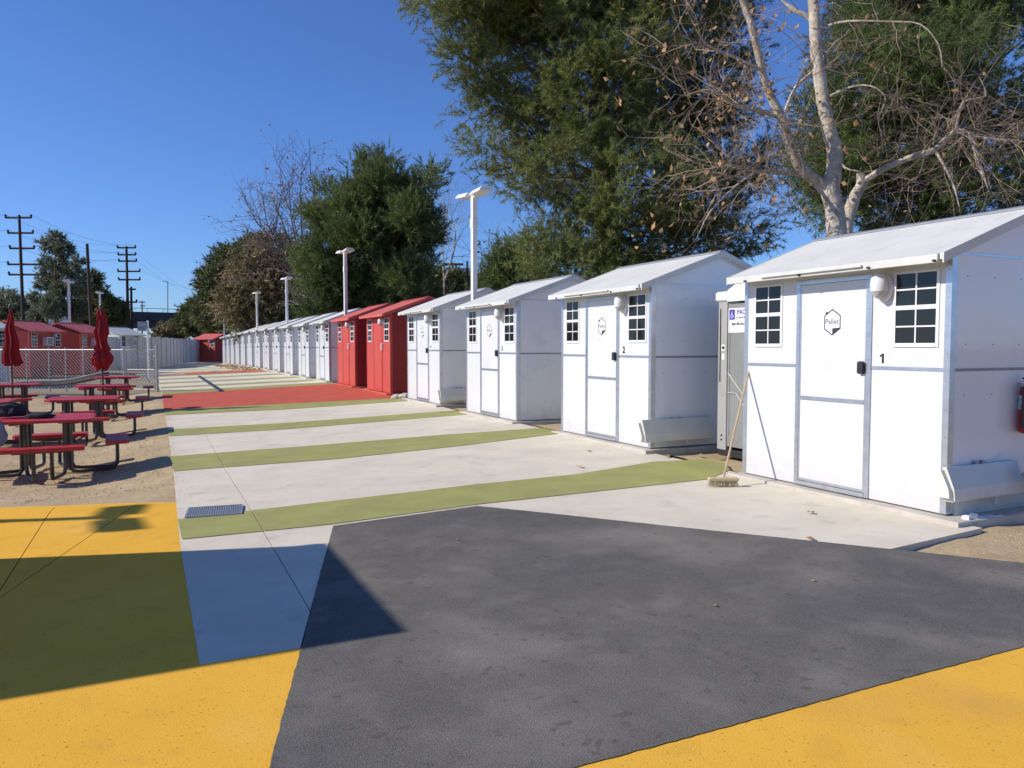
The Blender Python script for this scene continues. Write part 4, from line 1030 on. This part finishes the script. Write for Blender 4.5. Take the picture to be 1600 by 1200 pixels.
# a far belt of trees nobody can tell apart
rr = random.Random(4); bl = []
for k in range(120):
    bl.append((rr.uniform(-900, 175), rr.uniform(506, 526), rr.uniform(16, 26)))
for k in range(150):
    bl.append((rr.uniform(330, 2600), rr.uniform(500, 526), rr.uniform(16, 26)))
V, _, _ = crown_np([(p.x, p.y, p.z, r*150/1200, r*150/1200*.8) for (u, v, r) in bl for p in (vp(u, v, 150),)], 9000, 8, 1.2, 1.3, .5, seed=31)
o = put('far_tree_belt', tri_mesh('far_tree_belt', V, 'leaf_olive')); tag(o, 'low dark belt of far trees along the horizon', 'trees'); o['kind'] = 'stuff'

# palm head
def palm():
    f = vp(792, 541, 40); t = thing('palm_tree', 'palm top peeping out left of the huge olive pine', 'palm tree', (f.x, f.y, -.1)); h = (vp(792, 372, 40)).z
    MB().tube([(0, 0, 0), (.1, 0, h*.6), (0, 0, h)], [.2, .15, .14], 8).build('trunk', 'bark_dark', t)
    for k in range(18):
        a = k*2.4; e = .2+.9*(k/18); mb = MB(); pr = None
        for i in range(10):
            s = i/9; r = 1.5*s*math.cos(e*.7); z = h+1.0*s*math.sin(1.2-e)-1.2*s*s*e
            c = Vector((r*math.cos(a), r*math.sin(a), z)); w = .30*math.sin(min(1, s+.12)*2.9)+.02; sd = Vector((-math.sin(a), math.cos(a), 0))
            mb.add([c, c+sd*w+Vector((0, 0, -.2*w)), c+Vector((math.cos(a), math.sin(a), 0))*.07], [(0, 1, 2)]); mb.add([c, c-sd*w+Vector((0, 0, -.2*w)), c+Vector((math.cos(a), math.sin(a), 0))*.07], [(0, 1, 2)])
        mb.build('frond', 'pine_green', t)
palm()

# ------------------------------------------------------------------ bare trees
def smooth_path(P, k=3):
    out = []
    for i in range(len(P)-1):
        p0 = P[max(i-1, 0)]; p1 = P[i]; p2 = P[i+1]; p3 = P[min(i+2, len(P)-1)]
        for j in range(k):
            t = j/k
            out.append(.5*((2*p1)+(p2-p0)*t+(2*p0-5*p1+4*p2-p3)*t*t+(3*p1-p0-3*p2+p3)*t*t*t))
    out.append(P[-1]); return out
def grow(mb, p, d, L, r, depth, rr, leaves, grav=0.0, n=3, wander=.35):
    pts = [p.copy()]; k = 4 if depth > 0 else 3; q = p.copy(); dd = d.normalized()
    for i in range(k):
        dd = (dd+Vector((rr.gauss(0, wander), rr.gauss(0, wander), rr.gauss(0, wander)+grav))*.5).normalized(); q = q+dd*(L/k); pts.append(q.copy())
    mb.tube(pts, [r*(1-.55*i/k) for i in range(k+1)], n, False)
    if depth <= 0:
        if rr.random() < .30: leaves.append((q.copy(), dd.copy()))
        return
    for i in range(1, k+1):
        if rr.random() < .88:
            a = Vector((rr.gauss(0, 1), rr.gauss(0, 1), rr.gauss(0, 1))); ndir = (dd*.75+a.normalized()*.85).normalized()
            grow(mb, pts[i], ndir, L*rr.uniform(.45, .72), r*.52, depth-1, rr, leaves, grav, 3, wander)
def leaf_mesh(leaves, s0, s1, rr, foot):
    mb = MB()
    for (p, d) in leaves:
        s = rr.uniform(s0, s1); a = Vector((rr.gauss(0, 1), rr.gauss(0, 1), rr.gauss(0, 1))).normalized(); b = a.cross(Vector((rr.gauss(0, 1), rr.gauss(0, 1), rr.gauss(0, 1)))).normalized()
        c = p-Vector((0, 0, s))-foot
        mb.add([c-a*s, c-b*s*.6, c+a*s+Vector((0, 0, s*.4)), c+b*s*.7, c+Vector((0, 0, -s*.5))], [(0, 1, 4), (1, 2, 4), (2, 3, 4), (3, 0, 4)])
    return mb
def sycamore():
    D0 = 13.5; foot = vp(1308, 541, D0); foot.z = -.1
    t = thing('sycamore_tree', 'pale barked bare sycamore with dead leaves behind cabin 1', 'tree', foot)
    rr = random.Random(12)
    main = [(1306, 541, 0, 22), (1308, 420, 0, 19), (1307, 361, 0, 18), (1303, 320, 0, 16.5), (1297, 296, 0, 17), (1303, 268, 0, 14), (1304, 234, 0, 13), (1296, 206, 0, 12.5), (1287, 165, 0, 11.5), (1282, 131, 0, 11), (1275, 79, 0, 10.5), (1273, 34, 0, 10), (1270, 0, 0, 9), (1262, -60, 0, 7), (1270, -140, 0, 4)]
    left = [(1294, 300, 0, 12), (1275, 282, .0, 11), (1256, 268, -.1, 10), (1237, 234, -.2, 9), (1222, 186, -.3, 8.5), (1198, 137, -.4, 7), (1187, 93, -.5, 6.5), (1175, 45, -.6, 6), (1160, 0, -.6, 5), (1140, -60, -.7, 3.5)]
    l2 = [(1256, 272, 0, 5), (1220, 270, -.4, 4), (1181, 268, -.8, 3), (1140, 258, -1.1, 2), (1095, 268, -1.3, 1.2)]
    l3 = [(1215, 182, -.2, 4.5), (1190, 174, -.5, 3.8), (1150, 165, -.8, 2.8), (1110, 140, -1.0, 1.8), (1070, 150, -1.1, 1)]
    l4 = [(1225, 180, -.2, 4), (1243, 137, 0, 3.4), (1270, 113, .3, 3), (1284, 93, .5, 2.6), (1310, 60, .8, 2)]
    r1 = [(1322, 400, .4, 13), (1322, 357, .4, 12), (1335, 309, .5, 11), (1346, 289, .5, 10), (1344, 270, .5, 7)]
    r2 = [(1346, 286, .5, 6), (1377, 266, .3, 6), (1421, 247, .1, 5.5), (1459, 234, -.1, 5.5), (1480, 215, -.2, 5), (1493, 206, -.3, 4.5), (1514, 210, -.4, 4), (1531, 258, -.5, 3), (1545, 300, -.6, 1.8)]
    r3 = [(1462, 236, -.1, 2.6), (1480, 268, -.3, 2.3), (1493, 299, -.4, 2), (1500, 330, -.5, 1.2)]
    r4 = [(1290, 41, 0, 2.2), (1325, 33, -.3, 1.8), (1394, 34, -.6, 1.4), (1438, 38, -.8, 1.1), (1466, 69, -.9, .8), (1472, 105, -1, 1)]
    r5 = [(1288, 155, 0, 2.4), (1325, 137, -.3, 1.8), (1359, 134, -.6, 1.3), (1383, 151, -.7, .9), (1375, 178, -.8, .9)]
    r6 = [(1294, 100, 0, 3), (1270, 35, .2, 4), (1240, 15, .3, 4.5), (1215, -5, .4, 4)]
    r7 = [(1493, 206, -.3, 3), (1540, 216, -.5, 2.5), (1590, 220, -.7, 2), (1640, 230, -.8, 1.5)]
    r8 = [(1493, 206, -.3, 2.6), (1505, 160, -.3, 2.2), (1540, 150, -.4, 1.5), (1530, 120, -.4, 1)]
    l5 = [(1190, 110, -.5, 3), (1150, 90, -.8, 2.4), (1105, 70, -1, 1.8), (1080, 30, -1.1, 1.2)]
    l6 = [(1305, 240, 0, 3), (1320, 262, -.2, 2), (1345, 268, -.4, 1.2)]
    l7 = [(1181, 268, -.8, 2), (1150, 290, -.9, 1.6), (1110, 330, -1, 1.2), (1090, 370, -1, .8)]
    first = True; tw = MB(); leaves = []
    def path(P, k=3):
        pts = [vp(u, v, D0+dz)-foot for (u, v, dz, w) in P]
        if P is main: pts[0].z = -.1
        rs = [w*.86*(D0)/1200 for (_, _, _, w) in P]; sm = smooth_path(pts, k)
        rs2 = [rs[min(i//k, len(rs)-1)]+(rs[min(i//k+1, len(rs)-1)]-rs[min(i//k, len(rs)-1)])*((i % k)/k) for i in range(len(sm))]
        return sm, rs2
    for P in (l2, l3, l4, l5, l6, l7, r2, r3, r4, r5, r6, r7, r8, left): P[-1] = (P[-1][0], P[-1][1], P[-1][2], .35)
    for P, nm in ((main, 'trunk'), (left, 'limb'), (r1, 'limb'), (l2, 'limb'), (l3, 'limb'), (l4, 'limb'), (r2, 'limb'), (r3, 'limb'), (r4, 'limb'), (r5, 'limb'), (r6, 'limb'), (r7, 'limb'), (r8, 'limb'), (l5, 'limb'), (l6, 'limb'), (l7, 'limb')):
        sm, rs = path(P)
        rs = [r*(1+.10*mnoise.noise(Vector((i*.9, len(P), 0)))) for i, r in enumerate(rs)]
        mb = MB().tube(sm, rs, 12 if rs[0] > .06 else 6); mb.build(nm, 'bark_pale', t, smooth=True)
        if P is main: rng = range(16, len(sm)); pr = .3
        elif P is left: rng = range(8, len(sm)); pr = .5
        elif P is r1: rng = range(8, len(sm)); pr = .3
        elif P is l6: rng = range(2, len(sm)); pr = .5
        else: rng = range(2, len(sm)); pr = 1.0
        for i in rng:
            for _ in range(3 if P in (l2, l3) else 2 if P in (r2, r7, l5) else 1):
                if rr.random() < pr:
                    a = Vector((rr.gauss(0, 1), rr.gauss(0, 1), rr.gauss(0, 1))).normalized(); fwd = (sm[min(i+1, len(sm)-1)]-sm[i-1]).normalized()
                    grow(tw, sm[i], fwd*.5+a, rr.uniform(.6, 1.35), min(.0095, rs[i]*.5), 2, rr, leaves, -.07 if P in (r2, r3, r7) else .03)
    tw.build('twigs', 'twig', t)['kind'] = 'stuff'
    leaves = [l for l in leaves if l[0].dot(CM @ Vector((1, 0, 0))) < 0.3 or rr.random() < .12]
    lm = leaf_mesh(leaves, .034, .07, rr, Vector((0, 0, 0))); lm.build('dead_leaves', 'dead_leaf', t)['kind'] = 'stuff'
sycamore()
def bare_tree(label, u0, v0, D, stems, seed, w0=3.0, tw_r=.02, L=2.6, m='twig_far', leafn=True, depth=3, group=GT):
    foot = vp(u0, 541, D); foot.z = -.1; t = thing('bare_tree', label, 'tree', foot, 0, group); rr = random.Random(seed); tw = MB(); lv = []; tr = MB()
    for S in stems:
        pts = [vp(u, v, D+rr.uniform(-.5, .5))-foot for (u, v) in S]; sm = smooth_path(pts, 3); r0 = w0*D/1200*.5
        rs = [r0*(1-.8*i/(len(sm)-1))+.01 for i in range(len(sm))]; tr.tube(sm, rs, 6)
        for i in range(2, len(sm)):
            for _ in range(2):
                a = Vector((rr.gauss(0, 1), rr.gauss(0, 1), rr.gauss(0, .7)+.4)).normalized(); fwd = (sm[min(i+1, len(sm)-1)]-sm[i-1]).normalized()
                grow(tw, sm[i], fwd*.6+a*.8, L*rr.uniform(.5, 1), tw_r, depth, rr, lv, .1, 3, .25)
    tr.build('trunk', m, t); tw.build('twigs', m, t)['kind'] = 'stuff'
    if leafn: leaf_mesh(lv, .06, .13, rr, Vector((0, 0, 0))).build('dead_leaves', 'dead_leaf', t)['kind'] = 'stuff'
bare_tree('tall bare tree with reddish leaf tips left of the dark pine', 470, 400, 54, [[(478, 541), (475, 430), (460, 350), (440, 300)], [(475, 450), (485, 360), (490, 300), (485, 280)], [(472, 440), (445, 390), (420, 355), (412, 320)], [(474, 430), (455, 340), (452, 290)], [(474, 450), (440, 410), (410, 395)], [(474, 450), (465, 400), (430, 360)], [(480, 460), (500, 400), (505, 330)], [(476, 470), (450, 370), (425, 310)], [(476, 450), (470, 330), (470, 280)], [(474, 440), (430, 420), (398, 430)], [(476, 440), (430, 380), (402, 350)]], 41, 2.6, .024, 2.9, depth=2)
bare_tree('pale thin bare tree just right of the dark pine', 692, 450, 50, [[(694, 541), (694, 450), (692, 380), (700, 330)], [(694, 440), (712, 380), (705, 340)]], 42, 3.0, .020, 2.6, m='bark_pale', leafn=False, depth=2)
bare_tree('small bare tree with reddish tips right of the tall light pole', 756, 450, 46, [[(757, 541), (756, 440), (752, 395)], [(757, 450), (764, 410)]], 43, 1.8, .018, 1.7, depth=2)
bare_tree('pale bare tree in front of the dark pine by the light pole', 489, 480, 50, [[(489, 541), (489, 490), (487, 462)], [(489, 492), (475, 478), (465, 474)]], 44, 1.4, .02, 1.8, m='bark_pale', leafn=False, depth=1)

# ------------------------------------------------------------------ utility poles and wires
def utility_pole(label, u0, vt, ub, D, w, arms, lean=0, ins=True, extra=False, group='wooden utility poles'):
    b = vp(ub, 541, D); b.z = -.1; top = vp(u0, vt, D)
    t = thing('utility_pole', label, 'utility pole', b, 0, group); tv = top-b
    rt = CM @ Vector((1, 0, 0))
    MB().tube([(0, 0, 0), tuple(tv)], [w*D/1200*.62, w*D/1200*.42], 10).build('pole', 'wood_pole', t, smooth=True)
    ends = []
    for (v, ul, ur) in arms:
        f = (vp(u0, v, D).z-b.z)/tv.z; c = tv*f
        L = vp(ul, v, D)-vp(u0, v, D); R = vp(ur, v, D)-vp(u0, v, D)
        q = MB().tube([tuple(c+Vector((L.x, L.y, 0))), tuple(c+Vector((R.x, R.y, 0)))], .10, 4).build('crossarm', 'wood_pole', t)
        for s in (L, R):
            p = c+Vector((s.x, s.y, 0))*.97; ends.append(b+p+Vector((0, 0, .3)))
            if ins: MB().lathe([(.05, .02), (.13, .08), (.07, .13), (.14, .20), (.07, .26), (.04, .34)], 8, Matrix.Translation(p)).build('insulator', 'wood_pole', q)
    return t, ends
p1, e1 = utility_pole('tall utility pole with five crossarms at the far left', 30, 336, 38, 76, 4.6, [(340, 8, 49), (364, 11, 51), (388, 13, 52), (413, 9, 61), (429, 10, 62)])
p2, e2 = utility_pole('bare leaning wooden pole between trees at the left', 136, 381, 145, 58, 5.2, [], ins=False)
p3, e3 = utility_pole('utility pole with stacked crossarms in front of the bridge', 197.5, 385, 201, 92, 4.2, [(387, 183, 212), (398, 184, 212), (408, 185, 213), (424, 183, 218), (437, 184, 218), (472, 186, 212)])
p3b, e3b = utility_pole('shorter twin pole right beside the stacked utility pole', 205, 448, 206, 93, 4.0, [(452, 198, 212)], ins=False)
p4, e4 = utility_pole('tiny distant utility pole above the bridge', 222, 470, 222, 150, 2.0, [(472, 216, 227), (478, 219, 227)], ins=False)
p5, e5 = utility_pole('utility pole seen between the dark pine and the huge pine', 707, 411, 707, 62, 3.2, [(413, 690, 724)], ins=False)
p6, e6 = utility_pole('brown wooden post left of the tall white light pole', 730, 408, 730, 50, 3.6, [], ins=False)
def wire(a, b, sag, label, r=.012, group='overhead wires'):
    a, b = Vector(a), Vector(b); pts = []
    for i in range(21):
        s = i/20; p = a.lerp(b, s); p.z -= sag*4*s*(1-s); pts.append(p-a)
    tag(MB().tube(pts, r, 3).build('overhead_wire', 'wire', None, a), label, 'wire', group)
wl_ = 'thin overhead wire strung between the utility poles at the left'
for i in range(0, min(len(e1), 6)):
    wire(e1[i], e3[min(i, len(e3)-1)], .8, f'thin wire between two tall poles, {["left", "right"][i % 2]} end of the {["topmost", "second", "third"][i//2]} crossarm')
for i in (0, 2, 4, 6):
    off = e1[i]+(vp(-300, 330, 60)-vp(30, 330, 76)); wire(e1[i], off, .5, f'thin overhead wire leaving the far left pole from its {["topmost", "second", "third", "fourth"][i//2]} crossarm', group='overhead wires leaving left')
for i in (0, 3, 7):
    wire(e3[i], vp(330, 470-i*3, 160), 1.2, f'thin overhead wire running past the bridge, {["highest", "middle", "lowest"][(0, 3, 7).index(i)]} of the three', group='overhead wires past the bridge')
wire(e5[0], vp(640, 425, 60), .3, 'wire by the small pole between the pines'); wire(e5[1], vp(800, 405, 64), .3, 'wire running right from the small pole between the pines')
# roadside lamp on the bridge, thin poles
for (u, v, lab) in ((262, 440, 'thin lamp mast standing on the bridge'),):
    a = vp(u, v, 130); b = vp(u, 490, 130); t = thing('lamp_mast', lab, 'lamp mast', b); MB().tube([(0, 0, -1), tuple(a-b)], .09, 6).build('mast', 'steel_grey', t); MB().tube([tuple(a-b), tuple(a-b+Vector((-.8, .3, .1)))], .06, 5).build('arm', 'steel_grey', t)
# bridge
def bridge():
    a = vp(125, 541, 122); b = vp(420, 541, 140); d = b-a; L = d.length; ang = math.atan2(d.y, d.x)
    z1 = vp(260, 489, 129).z; z0 = vp(260, 512, 129).z
    t = thing('overpass', 'dark concrete overpass crossing behind the end of the walkway', 'bridge', (a.x, a.y, 0), ang)
    MB().box(0, L, 0, 9, z0+1.2, z1-.5).build('deck', 'bridge', t)
    for k in range(4): MB().box(0, L, .6+k*2.2, 1.2+k*2.2, z0, z0+1.2).build('girder', 'bridge', t)
    MB().box(0, L, -.15, .1, z1-1.3, z1+.1).build('parapet', 'bridge_rail', t)
    for s in (.07, .93):
        MB().box(L*s-.7, L*s+.7, 1, 8, -.1, z0).build('pier', 'bridge', t)
    mb = MB().tube([(0, 0, z1+.7), (L, 0, z1+.7)], .05, 4)
    for k in range(int(L/2.5)): mb.tube([(k*2.5, 0, z1+.1), (k*2.5, 0, z1+.7)], .035, 4)
    mb.build('railing', 'steel_grey', t)
bridge()
# far building between the pines
a = vp(695, 541, 78); t = thing('far_building', 'low dark blue building seen between the two big pines', 'building', (a.x, a.y, 0), rad(-22))
z1 = vp(740, 434, 80).z
MB().box(0, 9, 0, 8, 0, z1).build('wall', 'far_building', t); MB().box(-.2, 9.2, -.2, 8.2, z1+.001, z1+.35).build('roof_edge', 'steel_grey', t)
for k in range(6): MB().box(.6+k*1.4, 1.7+k*1.4, -.03, .0-.001, z1-1.9, z1-.7).build('window', 'glass', t)
for k in (1.5, 5.2): MB().box(k, k+1, 1, 2, z1+.36, z1+.9).build('roof_vent', 'steel_grey', t)
a = vp(-60, 541, 120); t = thing('far_shed', 'distant pale shed showing through the trees at far left', 'building', (a.x, a.y, 0), rad(10))
MB().box(0, 18, 0, 8, 0, 5.0).build('wall', 'grey_wall', t); MB().prism([(-.3, 5.0), (8.3, 5.0), (4, 6.6)], -.3, 18.3, 'x').build('roof', 'steel_grey', t)
